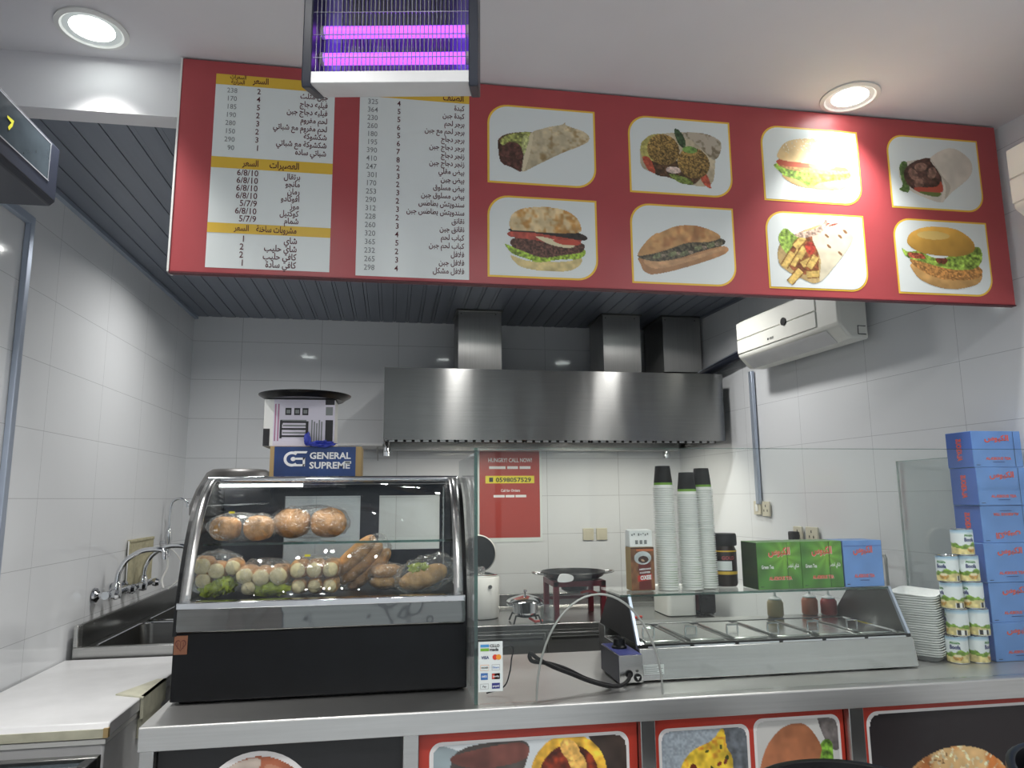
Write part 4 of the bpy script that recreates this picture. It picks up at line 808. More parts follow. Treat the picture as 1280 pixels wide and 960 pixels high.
socket('wall_switch', 'beige switch plate at the foot of the grey trunking', wr(4.23), 4.235, 1.478, .085, .085, 'r'); b = MB()
xs = wr(4.14); socket('wall_socket', 'beige socket plate joined to the switch at the foot of the grey trunking', wr(4.14), 4.145, 1.472, .085, .09, 'r', False)
socket('wall_socket', 'beige wall socket with a black plug behind the green tea box', wr(3.86), 3.85, 1.335, .086, .086, 'r', False, True)
socket('wall_socket', 'beige double wall socket right of the black plug', wr(3.72), 3.73, 1.335, .115, .086, 'r', False)
# red poster
po = thing('wall_poster', 'red poster with white border and a yellow phone number strip', 'poster', (.86, YB, 1.25)); px0, px1, pz0, pz1 = .632, 1.078, 1.268, 1.888
b = MB(); b.box(px0-.022, px1+.016, YB-.004, YB-.001, pz0-.03, pz1+.022, 'paper'); b.build('paper_border', po)
fb = front(YB-.004); b = MB(); rect(b, fb, px0, px1, pz0, pz1, 'poster_red', 1)
write(b, 'HUNGRY? CALL NOW!', fb, (px0+px1)/2+.005, 1.812, .042, 'ink_white', 'c', .02, width=.325)
X = .703
for w in (.122, .08, .082):
    rect(b, fb, X, X+w, 1.762, 1.782, 'ink_white', 2); X += w+.012
rect(b, fb, .676, 1.038, 1.658, 1.712, 'yellow', 2); rect(b, fb, .703, .732, 1.668, 1.700, 'ink_black', 3); write(b, '0598057529', fb, .752, 1.668, .044, 'ink_black', 'l', .025, width=.262, layer=3)
write(b, 'Call for Orders', fb, .86, 1.597, .026, 'ink_white', 'c', .02, width=.14)
X = .735
for w in (.082, .066, .08): rect(b, fb, X, X+w, 1.556, 1.574, 'ink_white', 2); X += w+.007
b.build('print', po)
# small scuff and dot left on the tiles
# ---------------------------------------------------------------- cooking bench
wb = thing('work_bench', 'stainless refrigerated work bench along the back wall under the hood', 'work bench', (1.2, 4.88, 0))
b = MB(); b.prism([(4.55, .74), (4.55, .778), (5.17, .782), (5.19, .795), (5.19, .88), (5.235, .88), (5.235, .74)], 'x', -.2, 2.13, 'steel'); b.build('bench_top', wb, bevel=.003)
b = MB(); b.box(-.18, 2.11, 4.57, 5.22, .12, .742, 'steel'); b.build('cabinet', wb)
for i in range(4):
    x0 = -.16+.567*i; b = MB(); b.box(x0, x0+.553, 4.556, 4.57, .15, .725, 'steel'); d_ = b.build('door', wb, bevel=.004); b = MB(); b.box(x0+.02, x0+.533, 4.54, 4.556, .685, .70, 'steel_dark'); b.build('handle', d_)
for x in (-.15, 2.03):
    for y in (4.65, 5.15):
        b = MB(); b.lathe([(.02, 0), (.02, .12)], (x, y, 0), 'steel', 12); b.build('leg', wb)
ZW = .781
rc = thing('rice_cooker', 'white rice cooker with open black round lid on the bench below the red poster', 'rice cooker', (.62, 4.9, ZW)); cx, cy = .60, 4.86
b = MB(); b.lathe([(.001, .0), (.106, .0), (.112, .02), (.116, .12), (.116, .25), (.112, .26), (.104, .26), (.10, .23), (.001, .22)], (cx, cy, ZW+.004), 'white', 40, cap=False); b.build('body', rc)
b = MB(); b.lathe([(.085, .262), (.108, .266), (.112, .272), (.106, .275), (.085, .270)], (cx, cy, ZW+.004), 'chrome', 36, cap=False); b.build('rim', rc)
b = MB(); b.lathe([(.001, -.018), (.08, -.014), (.118, -.004), (.122, .02), (.10, .045), (.001, .05)], (cx-.015, cy+.10, ZW+.40), 'black', 40, ax='y', cap=False); ld = b.build('lid', rc)
b = MB(); b.lathe([(.120, .0), (.127, .01), (.124, .035), (.10, .05)], (cx-.015, cy+.10, ZW+.40), 'white', 40, ax='y', cap=False); b.build('lid_shell', rc)
b = MB(); b.lathe([(.001, -.004), (.012, -.004), (.014, 0)], (cx+.04, cy-.113, ZW+.205), 'steel', 16, ax='y', cap=False); b.build('switch', rc)
b = MB(); b.ell((cx-.02, cy-.06, ZW+.30), (.035, .03, .03), 'film', 18, .2, 3); b.build('plastic_wrap', rc)
pt = thing('cooking_pot', 'small shiny lidded pot on a table burner beside the rice cooker', 'pot', (.845, 4.62, ZW)); c0 = (.845, 4.62, ZW)
b = MB(); b.lathe([(.001, .052), (.07, .052), (.078, .062), (.082, .128), (.086, .130)], c0, 'chrome', 36, cap=False); b.build('pot_body', pt)
b = MB(); b.lathe([(.118, .130), (.110, .138), (.08, .152), (.03, .166), (.001, .168)], c0, 'chrome', 40, cap=False); ld = b.build('lid', pt)
b = MB(); b.lathe([(.006, .166), (.006, .182), (.013, .186), (.012, .198), (.001, .2)], c0, 'chrome', 16, cap=False); b.build('lid_knob', ld)
for s in (-1, 1):
    b = MB(); b.tube([(c0[0]+s*.078, c0[1]-.03, ZW+.10), (c0[0]+s*.11, c0[1]-.03, ZW+.108), (c0[0]+s*.11, c0[1]+.03, ZW+.108), (c0[0]+s*.078, c0[1]+.03, ZW+.10)], .005, 'chrome', 8); b.build('handle', pt)
bu = thing('table_burner', 'small black gas ring carrying the shiny lidded pot', 'burner', c0)
b = MB(); b.lathe([(.03, .03), (.045, .034), (.045, .044), (.02, .048)], c0, 'black_metal', 24); b.build('burner_head', bu)
for k in range(4):
    a = PI/4+k*PI/2; b = MB(); b.tube([(c0[0]+.03*math.cos(a), c0[1]+.03*math.sin(a), ZW+.04), (c0[0]+.10*math.cos(a), c0[1]+.10*math.sin(a), ZW+.05), (c0[0]+.125*math.cos(a), c0[1]+.125*math.sin(a), ZW+.004)], .006, 'black_metal', 8); b.build('leg', bu)
b = MB(); b.tube([(c0[0]+.02, c0[1]-.03, ZW+.03), (c0[0]+.05, c0[1]-.06, ZW+.012), (c0[0]+.10, c0[1]-.04, ZW+.012)], .008, 'red_hose', 8); b.build('gas_hose', bu)
b = MB(); b.lathe([(.001, .0), (.05, .0), (.05, .085), (.052, .09), (.047, .09), (.046, .005), (.001, .006)], (1.0, 4.66, ZW+.001), 'plastic_clear', 24, cap=False); tag(b.build('clear_tub'), 'clear plastic tub on the bench between the pot and the red stand', 'tub')
# red burner stand
sd_ = thing('burner_stand', 'tall dark red square metal burner stand on the bench', 'burner stand', (1.21, 4.78, ZW)); sx0, sx1, sy0, sy1 = 1.035, 1.385, 4.63, 4.97
for x in (sx0, sx1-.04):
    for y in (sy0, sy1-.04):
        b = MB(); b.box(x, x+.034, y, y+.034, ZW+.002, ZW+.24, 'maroon_metal'); b.build('leg', sd_, bevel=.002)
b = MB()
b.box(sx0, sx1-.006, sy0, sy0+.03, ZW+.205, ZW+.24, 'maroon_metal'); b.box(sx0, sx1-.006, sy1-.036, sy1-.006, ZW+.205, ZW+.24, 'maroon_metal'); b.box(sx0, sx0+.03, sy0+.03, sy1-.036, ZW+.205, ZW+.24, 'maroon_metal'); b.box(sx1-.036, sx1-.006, sy0+.03, sy1-.036, ZW+.205, ZW+.24, 'maroon_metal')
b.build('top_frame', sd_, bevel=.002)
b = MB(); b.box(sx0+.034, sx1-.04, sy1-.03, sy1-.012, ZW+.09, ZW+.11, 'maroon_metal'); b.build('crossbar', sd_)
b = MB(); b.lathe([(.001, .15), (.05, .15), (.085, .17), (.09, .20), (.06, .215), (.001, .22)], (1.21, 4.80, ZW), 'black_metal', 28, cap=False); b.build('gas_ring', sd_)
b = MB(); b.tube(spline([(1.24, 4.74, ZW+.155), (1.30, 4.70, ZW+.165), (1.40, 4.66, ZW+.11), (1.46, 4.62, ZW+.03), (1.52, 4.575, ZW+.010), (1.60, 4.60, ZW+.010)]), .009, 'red_hose', 10); b.build('gas_hose', sd_)
pn = thing('flat_pan', 'wide shallow black pan with two loop handles on the red stand', 'pan', (1.21, 4.78, ZW+.243)); c1 = (1.20, 4.78, ZW+.243)
b = MB(); b.lathe([(.001, 0), (.16, .0), (.195, .018), (.214, .044), (.211, .047), (.192, .022), (.158, .006), (.001, .006)], c1, 'black_metal', 48, cap=False); b.build('pan_body', pn)
for s in (-1, 1):
    b = MB(); b.tube(spline([(c1[0]+s*.195, c1[1]-.05, c1[2]+.030), (c1[0]+s*.255, c1[1]-.045, c1[2]+.040), (c1[0]+s*.275, c1[1], c1[2]+.042), (c1[0]+s*.255, c1[1]+.045, c1[2]+.040), (c1[0]+s*.195, c1[1]+.05, c1[2]+.030)]), .006, 'steel', 8); b.build('handle', pn)
b = MB(); b.prism(smooth([(1.05, ZW+.245), (1.10, ZW+.24), (1.145, ZW+.25), (1.15, ZW+.275), (1.12, ZW+.29), (1.07, ZW+.292), (1.052, ZW+.27)]).tolist(), 'y', 4.565, 4.569, 'foam'); tag(b.build('paper_scrap'), 'torn white paper stuck on the front rim of the black pan', 'paper')
bpy.context.scene.objects['paper_scrap'].data.transform(Matrix.Translation((0, .012, 0)))
# things at the right end of the bench, seen through the warmer's glass
b = MB(); b.prism(rrect(1.79, 1.99, 4.62, 4.90, .03), 'z', ZW+.002, ZW+.16, 'white'); b.prism(rrect(1.785, 1.995, 4.615, 4.905, .03), 'z', ZW+.16, ZW+.175, 'foam'); tag(b.build('storage_tub', bevel=.003), 'white plastic food tub on the back bench seen through the warmer glass', 'tub')
tb = thing('toaster', 'dark maroon and black toaster beside the white tub on the back bench', 'toaster', (2.06, 4.75, ZW)); b = MB(); b.box(2.005, 2.115, 4.60, 4.90, ZW+.012, ZW+.20, 'black_gloss'); b.build('body', tb, bevel=.015, seg=3)
b = MB(); b.box(2.004, 2.008, 4.63, 4.87, ZW+.03, ZW+.17, 'maroon_metal'); b.build('side_plate', tb); b = MB(); b.box(2.045, 2.06, 4.63, 4.87, ZW+.199, ZW+.202, 'black'); b.build('slot', tb); b = MB(); b.box(2.04, 2.07, 4.585, 4.60, ZW+.10, ZW+.115, 'black'); b.build('lever', tb)
for x in (2.02, 2.09): b = MB(); b.box(x, x+.015, 4.62, 4.88, ZW+.002, ZW+.013, 'black'); b.build('foot', tb)
# ---------------------------------------------------------------- left side: freezer, sink, taps
fz = thing('chest_freezer', 'worn white chest freezer against the left wall beside the counter', 'freezer', (-1.15, 3.05, 0)); fx0, fx1, fy0, fy1 = -1.405, -.865, 2.58, 3.60
b = MB(); b.box(fx0, fx1-.012, fy0+.012, fy1, .03, .80, 'white_paint'); b.build('body', fz, bevel=.008)
b = MB(); b.box(fx0, fx1-.006, fy0+.004, fy1, .80, .815, 'white'); b.build('gasket', fz)
b = MB(); b.prism([(fy0, .818), (fy0, .842), (fy0+.018, .862), (fy1, .862), (fy1, .818)], 'x', fx0, fx1, 'white_paint'); b.build('lid', fz, bevel=.004)
b = MB(); b.box(fx0, fx1+.001, fy0-.0015, fy0+.002, .819, .846, 'enamel_old'); o = b.build('lid_edge', fz); o['label'] = 'yellowed front edge of the lid'
b = MB(); b.box(fx1-.012, fx1+.0025, fy0-.003, fy0+.012, .82, .848, 'cardboard'); o = b.build('corner_cap', fz); o['label'] = 'broken yellow lid corner'
b = MB(); b.prism([(fx1-.10, 2.93), (fx1+.012, 2.87), (fx1+.012, 3.14), (fx1-.02, 3.14)], 'z', .862, .867, 'enamel_old'); b.box(fx1+.001, fx1+.012, 2.88, 3.14, .79, .867, 'enamel_old'); b.build('latch_plate', fz)
b = MB(); b.box(fx1-.012, fx1+.004, 2.90, 3.12, .72, .785, 'enamel_old'); b.lathe([(.001, .009), (.006, .008), (.007, 0)], (fx1+.003, 3.02, .755), 'black', 12, ax='x', cap=False); b.build('lock', fz)
for x in (fx0+.05, fx1-.09):
    for y in (fy0+.06, fy1-.1): b = MB(); b.box(x, x+.04, y, y+.04, 0, .03, 'black'); b.build('foot', fz)
sk_ = thing('sink_unit', 'long stainless double bowl sink against the left wall behind the white freezer', 'sink', (-1.15, 4.4, 0)); kx0, kx1, ky0, ky1 = -1.391, -.86, 3.635, 5.2
b = MB(); Z = .895
b.prism([(kx0, Z-.03), (kx0, 1.0), (kx0+.018, 1.0), (kx0+.022, Z), (kx1, Z), (kx1, Z-.03)], 'y', ky0, ky0+.05, 'steel')
b.box(kx0, kx0+.02, ky0+.05, ky1, Z-.03, 1.0, 'steel_dark'); b.box(kx0+.02, kx0+.06, ky0+.05, ky1, Z-.03, Z, 'steel_dark'); b.box(kx1-.05, kx1, ky0+.05, ky1, Z-.03, Z, 'steel_dark')
for y in (4.37, ky1-.06): b.box(kx0+.06, kx1-.05, y, y+.06, Z-.03, Z, 'steel_dark')
b.build('sink_top', sk_, bevel=.003)
b = MB(); b.box(kx0, kx1, ky0-.004, ky0+.03, Z-.045, Z+.012, 'steel'); b.box(kx0, kx0+.02, ky0-.004, ky0+.05, Z+.012, 1.002, 'steel'); b.build('front_rim', sk_, bevel=.004)
for y0, y1 in ((3.69, 4.365), (4.435, 5.135)):
    x0, x1 = kx0+.062, kx1-.052; bw = MB(); P = rrect(x0, x1, y0, y1, .06); L = len(P); cx_, cy_ = (x0+x1)/2, (y0+y1)/2
    v = [(p[0], p[1], Z-.002) for p in P]+[(cx_+(p[0]-cx_)*.88, cy_+(p[1]-cy_)*.9, Z-.2) for p in P]
    bw.add(v, [(i, (i+1) % L, L+(i+1) % L, L+i) for i in range(L)]+[tuple(range(L, 2*L))], 'steel_dark'); bo = bw.build('bowl', sk_, ang=50)
    b = MB(); b.tube([(p[0], p[1], Z+.001) for p in P+[P[0]]], .005, 'chrome', 6); b.build('bowl_rim', bo)
b = MB(); b.box(kx1-.02, kx1, ky0+.03, ky1, .15, Z-.03, 'steel'); b.box(kx0, kx1-.02, ky0+.03, ky0+.05, .15, Z-.045, 'steel'); b.build('apron', sk_)
for x in (kx0, kx1-.04):
    for y in (ky0, ky1-.04): b = MB(); b.box(x+.002, x+.04, y, y+.04, 0, Z-.05, 'steel'); b.build('leg', sk_)
def mixer(label, y, z):
    x = wl(y); t = thing('wall_tap', label, 'tap', (x, y, z))
    for dy in (-.11, .11):
        b = MB(); b.lathe([(.001, .0), (.036, .001), (.034, .012), (.018, .022)], (x+.001, y+dy, z), 'chrome', 24, ax='x', cap=False); b.tube([(x+.015, y+dy, z), (x+.05, y+dy, z)], .013, 'chrome', 14); b.build('inlet', t)
        b = MB(); b.lathe([(.010, .0), (.020, .012), (.024, .03), (.016, .045), (.001, .048)], (x+.07, y+dy, z), 'chrome', 12, ax='x', cap=False); b.build('handle', t, ang=20)
    b = MB(); b.tube([(x+.06, y-.14, z), (x+.06, y+.14, z)], .019, 'chrome', 16); b.lathe([(.022, -.03), (.026, 0), (.022, .035), (.016, .05)], (x+.062, y, z), 'chrome', 20); b.build('body', t)
    b = MB(); b.tube(spline([(x+.062, y, z+.04), (x+.07, y, z+.10), (x+.10, y, z+.155), (x+.16, y, z+.195), (x+.22, y, z+.205), (x+.27, y, z+.198), (x+.278, y, z+.175)]), .0125, 'chrome', 14); b.lathe([(.0145, -.02), (.0145, .01), (.012, .014)], (x+.278, y, z+.175), 'chrome', 16); b.build('spout', t)
mixer('chrome wall tap with curved spout nearest the white freezer', 3.98, 1.105)
mixer('chrome wall tap with curved spout beside the yellowish cloth', 4.36, 1.10)
xw = wl(4.85); t = thing('rinse_tap', 'tall thin chrome filter tap with hooked spout in the back left corner', 'tap', (xw, 4.85, 1.13)); b = MB()
b.lathe([(.016, 0), (.014, .06), (.020, .10), (.020, .14), (.010, .17)], (xw+.045, 4.82, 1.22), 'chrome', 16); b.tube([(xw+.001, 4.82, 1.30), (xw+.045, 4.82, 1.30)], .009, 'chrome', 10); b.build('valve', t)
b = MB(); b.tube(spline([(xw+.045, 4.82, 1.39), (xw+.047, 4.82, 1.50), (xw+.06, 4.82, 1.55), (xw+.10, 4.82, 1.565), (xw+.14, 4.82, 1.545), (xw+.145, 4.82, 1.51)]), .008, 'chrome', 12); b.build('spout', t)
b = MB(); b.tube(spline([(xw+.045, 4.82, 1.22), (xw+.05, 4.82, 1.15), (xw+.03, 4.8, 1.08), (xw+.05, 4.77, 1.03)]), .006, 'white', 8); b.tube(spline([(xw+.04, 4.83, 1.28), (xw+.11, 4.85, 1.20), (xw+.13, 4.85, 1.10), (xw+.06, 4.82, 1.02)]), .004, 'white', 8); b.build('hose', t)
b = MB(); xw = wl(4.45); b.box(xw+.004, xw+.014, 4.26, 4.66, 1.10, 1.335, 'cloth'); b.box(xw+.002, xw+.018, 4.26, 4.66, 1.33, 1.345, 'cloth'); b.tube([(xw+.012, 4.245, 1.10), (xw+.012, 4.245, 1.34)], .004, 'white', 6); tag(b.build('dish_cloth', bevel=.004), 'yellowish cloth hanging on the left wall behind the taps', 'cloth')
xw = wl(2.72); t = thing('soap_dispenser', 'white and black soap dispenser on the left wall at the edge of the view', 'soap dispenser', (xw, 2.72, 1.27)); b = MB(); b.box(xw+.001, xw+.07, 2.62, 2.74, 1.30, 1.385, 'soap_body'); b.build('cover', t, bevel=.01); b = MB(); b.box(xw+.001, xw+.06, 2.63, 2.735, 1.22, 1.30, 'black'); b.build('tank', t, bevel=.004)
# dark metal bin behind the bread case
bn = thing('covered_bin', 'tall dark grey bin with a domed lid standing behind the bread case', 'bin', (-.68, 3.35, 0)); b = MB(); b.lathe([(.15, .01), (.178, .9), (.186, 1.44), (.186, 1.50)], (-.66, 3.35, 0), 'black_metal', 40); b.build('body', bn)
mat('bin_lid', S(96, 94, 92), .4, .3, noise=(9, .25)); b = MB(); b.lathe([(.195, 1.49), (.196, 1.53), (.172, 1.60), (.135, 1.67), (.11, 1.685), (.001, 1.692)], (-.66, 3.35, 0), 'bin_lid', 40, cap=False); b.build('lid', bn)
# ---------------------------------------------------------------- boxes on top of the bread case
ZT = 1.630
bg = thing('cardboard_carton', 'blue printed carton with white lettering lying on the bread case', 'carton', (-.27, 2.85, ZT))
mat('box_blue', S(34, 66, 124), .4, noise=(9, .35)); b = MB(); x0, x1, z1 = -.445, -.112, ZT+.118
b.box(x0, x1, 2.785, 2.95, ZT+.001, z1, 'cardboard'); b.build('carton_body', bg, bevel=.002)
b = MB(); b.box(x0+.016, x1-.022, 2.783, 2.786, ZT+.002, z1-.001, 'box_blue'); f7 = front(2.783)
write(b, 'GENERAL', f7, -.302, ZT+.072, .034, 'ink_white', 'l', .03, width=.150); write(b, 'SUPREME', f7, -.302, ZT+.036, .034, 'ink_white', 'l', .03, width=.148)
cxl, czl = -.365, ZT+.071; ring = [(cxl+.030*math.cos(a), czl+.028*math.sin(a)) for a in np.linspace(.9, 5.4, 24)]; rin = [(cxl+.020*math.cos(a), czl+.018*math.sin(a)) for a in np.linspace(5.4, .9, 24)]
for i in range(23): shape(b, f7, [ring[i], ring[i+1], rin[22-i], rin[23-i]], 'ink_white', 2)
for z, xa, xb in ((czl+.021, cxl+.004, -.310), (czl-.003, cxl+.010, -.318), (czl-.027, cxl+.004, -.318)): shape(b, f7, [(xa, z), (xb-.004, z), (xb, z+.008), (xa+.003, z+.008)], 'ink_white', 3)
shape(b, f7, [(-.318, czl-.027), (-.318, czl+.005), (-.326, czl+.005), (-.326, czl-.027)], 'ink_white', 3); shape(b, f7, [(cxl+.0095*math.cos(a), czl+.0085*math.sin(a)) for a in t_] if 0 else [(cxl+.009*math.cos(2*PI*i/16)+.004, czl+.008*math.sin(2*PI*i/16)) for i in range(16)], 'ink_white', 3)
rect(b, f7, -.176, -.150, ZT+.053, ZT+.063, 'paper', 4); rect(b, f7, -.172, -.154, ZT+.0545, ZT+.0615, 'ink_grey', 5); b.build('printed_face', bg)
wb_ = thing('product_carton', 'white printed carton lying sideways under the black tray on the blue carton', 'carton', (-.36, 2.86, z1)); zq = z1+.001
b = MB(); b.box(-.475, -.215, 2.80, 2.94, zq, zq+.178, 'white'); b.build('carton_body', wb_, bevel=.002); f8 = front(2.80); b = MB()
mat('lilac', S(216, 211, 224), .4); mat('pink_ink', S(176, 120, 150), .5); rect(b, f8, -.44, -.216, zq+.001, zq+.177, 'lilac', 1)
rect(b, f8, -.250, -.222, zq+.01, zq+.10, 'ink_black', 2); rect(b, f8, -.252, -.218, zq+.158, zq+.177, 'ink_black', 2); rect(b, f8, -.250, -.224, zq+.118, zq+.150, 'ink_grey', 2)
rect(b, f8, -.475, -.452, zq+.001, zq+.066, 'ink_black', 2)
rect(b, f8, -.415, -.320, zq+.082, zq+.100, 'ink_grey', 2)
for z in (.035, .062, .088): rect(b, f8, -.412, -.316, zq+z, zq+z+.007, 'ink_black', 3)
for z in (.042, .069): rect(b, f8, -.405, -.322, zq+z, zq+z+.019, 'lilac', 3); rect(b, f8, -.405, -.322, zq+z+.006, zq+z+.012, 'ink_grey', 4)
shape(b, f8, [(-.416, zq+.03), (-.408, zq+.03), (-.408, zq+.098), (-.416, zq+.098)], 'ink_black', 4); shape(b, f8, [(-.322, zq+.035), (-.312, zq+.035), (-.312, zq+.095), (-.322, zq+.095)], 'ink_black', 4)
for xx in (-.398, -.366, -.336): rect(b, f8, xx, xx+.022, zq+.118, zq+.145, 'ink_black', 2); rect(b, f8, xx+.004, xx+.018, zq+.124, zq+.138, 'ink_grey', 3)
for i in range(5): rect(b, f8, -.302+.009*i, -.297+.009*i, zq+.012+.004*(i % 2), zq+.10-.006*(i % 3), 'ink_grey', 2)
for i in range(2): rect(b, f8, -.436+.011*i, -.431+.011*i, zq+.02, zq+.16, 'pink_ink', 2)
b.build('printed_face', wb_)
b = MB(); c3 = (-.335, 2.87, zq+.180); b.lathe([(.001, 0), (.145, .0), (.155, .008), (.172, .018), (.174, .022), (.158, .014), (.143, .005), (.001, .005)], c3, 'black_gloss', 48, cap=False); tag(b.build('round_tray'), 'round black tray on top of the white carton above the bread case', 'tray')
b = MB(); b.ell((-.262, 2.775, z1+.010), (.05, .012, .010), 'blue_plastic', 20, .35, 4, k=6); b.ell((-.312, 2.772, z1+.028), (.012, .008, .022), 'blue_plastic', 16, .3, 9, k=5); tag(b.build('plastic_bag'), 'crumpled blue plastic bag on the front of the blue carton', 'bag')
# ---------------------------------------------------------------- on the warmer's glass top
ZG = 1.2145
def tea_print(b, fm, x0, x1, z0, z1, base, flip=False, green=False):
    w, h = x1-x0, z1-z0; k = Ink(0, 0, 100, 100*h/w, 60, base); H_ = 100*h/w
    if green:
        a = np.arctan2(k.Y-H_*.3, k.X-62); k.c *= ((1+.10*np.sin(a*9))*.9)[..., None]; d = np.hypot(k.X-62, k.Y-H_*.3); k.c += np.clip(1-d/55, 0, 1)[..., None]*np.array([50, 52, 6])
        k.c = np.clip(k.c, 0, 255)
    else: k.c *= (1+.08*(vnoise(k.X/30, k.Y/30, 5)-.5))[..., None]
    k.put(b, fm, x0, x1, z0, z1, 1); cx = (x0+x1)/2; u = (lambda q: q)
    V = (lambda q: z1-q*h) if flip else (lambda q: z0+q*h); r_ = flip
    for (s, q, hh, ww, c) in (('الكبوس', .74, .21, .50, 'orange_ink'), ('AL-KBOUS TEA', .20, .10, .52, 'orange_ink')):
        if green: write(b, s, fm, cx+.0006, V(q)-.0006, hh*h, 'ink_white', 'c', .05, width=ww*w*1.02, layer=2, rot=r_)
        write(b, s, fm, cx, V(q), hh*h, c, 'c', .035, width=ww*w, layer=3, rot=r_)
    if green: write(b, 'Green Tea', fm, x0+.08*w, V(.44), .11*h, 'ink_white', 'l', .02, width=.28*w, layer=3); write(b, 'شاي اخضر', fm, x1-.06*w, V(.46), .11*h, 'ink_white', 'r', .02, width=.27*w, layer=3)
    else: rect(b, fm, cx-.12*w, cx+.12*w, V(.13), V(.145), 'visa_ink', 3)
    rect(b, fm, x0+.04*w, x0+.12*w, z0+.05*h, z0+.065*h, 'ink_black', 2)
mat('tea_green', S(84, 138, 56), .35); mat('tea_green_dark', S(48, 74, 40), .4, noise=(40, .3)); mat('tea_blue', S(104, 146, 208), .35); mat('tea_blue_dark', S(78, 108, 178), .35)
def teabox(label, x0, x1, y, z0, h, d, kind, flip=False, flap=0, dx=0.0):
    t = thing('tea_box', label, 'box', ((x0+x1)/2, y+d/2, z0)); g = kind == 'g'
    b = MB(); b.box(x0, x1, y, y+d, z0, z0+h, 'tea_green' if g else 'tea_blue'); b.build('carton', t, bevel=.0015)
    b = MB(); fm = front(y); tea_print(b, fm, x0+.001, x1-.001, z0+.001, z0+h-.001, (84, 142, 58) if g else (106, 148, 210), flip, g)
    xs = x0+(x1-x0)*(.68 if g else .84); rect(b, fm, xs-.0008, xs+.0008, z0+.002, z0+h-.002, 'ink_black', 4) if flap != 2 else rect(b, fm, x0+.002, x1-.002, z0+h*.875, z0+h*.89, 'tea_blue_dark', 4)
    if flap == 1: pass
    b.build('printed_face', t)
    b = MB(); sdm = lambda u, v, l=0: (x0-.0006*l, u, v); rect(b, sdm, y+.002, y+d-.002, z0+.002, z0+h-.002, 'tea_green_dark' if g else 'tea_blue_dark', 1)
    if not g:
        sv = lambda u, v, l=0: (x0-.0006*l, y+d*.5-v, z0+h*.5+u)
        write(b, 'AL-KBOUS', sv, 0, -.012, .035, 'orange_ink', 'c', .04, width=h*.62, layer=2)
    b.build('side_face', t)
TZ = .168
teabox('green tea box at the left of three on the warmer, next to the coffee jar', 1.315, 1.488, 2.50, ZG, TZ, .12, 'g')
teabox('green tea box between the other green box and the blue box on the warmer', 1.492, 1.657, 2.505, ZG, TZ, .12, 'g')
teabox('light blue tea box at the right end of the warmer glass top', 1.662, 1.822, 2.505, ZG, TZ, .12, 'b', flap=2)
# coffee packet
cp = thing('coffee_packet', 'brown coffee packet with a taped white top on the warmer glass', 'packet', (.905, 2.60, ZG)); b = MB(); x0, x1, y = .862, .952, 2.575
b.box(x0, x1, y, y+.06, ZG+.001, ZG+.155, 'cardboard'); b.build('packet_body', cp, bevel=.003)
b = MB(); b.prism([(y+.002, ZG+.155), (y+.006, ZG+.215), (y+.05, ZG+.218), (y+.058, ZG+.155)], 'x', x0-.001, x1-.003, 'foam'); fq = front(y+.001)
for i in range(9): rect(b, fq, x0+.006+.0085*i, x0+.011+.0085*i, ZG+.196+.003*(i % 3), ZG+.202+.003*(i % 2), 'ink_grey', 1)
for i in range(3): rect(b, fq, x0+.02+.017*i, x0+.03+.017*i, ZG+.166, ZG+.18, 'ink_grey', 1)
b.build('white_top', cp, bevel=.003)
k = Ink(0, 0, 90, 155, 70, (126, 84, 54)); k.c *= (1+.5*(vnoise(k.X/14, k.Y/20, 3)-.5))[..., None]; k.fill([(0, 0), (90, 0), (90, 4), (0, 4)], (60, 34, 24), sm=False); k.fill([(22, 6), (88, 6), (88, 14), (22, 14)], (196, 112, 70), sm=False)
k.fill([(28, 50), (74, 44), (76, 150), (30, 152)], (104, 34, 30), sm=False); k.fill([(24, 102), (80, 96), (80, 116), (24, 124)], (196, 48, 36), sm=False)
k.blob(46, 38, 33, 24, (196, 204, 206), noise=(20, .1)); k.blob(48, 44, 20, 13, (60, 36, 28)); k.blob(46, 47, 7, 4, (190, 160, 130), rot=.5)
b = MB(); fq = front(y); k.put(b, fq, x0+.001, x1-.001, ZG+.002, ZG+.154, 1); f0 = flat((x0+.012, y, ZG), (1, .0, .06), (0, 0, 1), (0, -1, 0))
write(b, 'OXEE', f0, .022, .038, .020, 'ink_white', 'l', .05, width=.042, layer=3); write(b, 'AMERICANO', f0, .018, .072, .008, 'ink_white', 'l', .04, width=.046, layer=3); write(b, 'COFFEE', f0, .02, .060, .008, 'ink_white', 'l', .04, width=.040, layer=3); b.build('printed_face', cp)
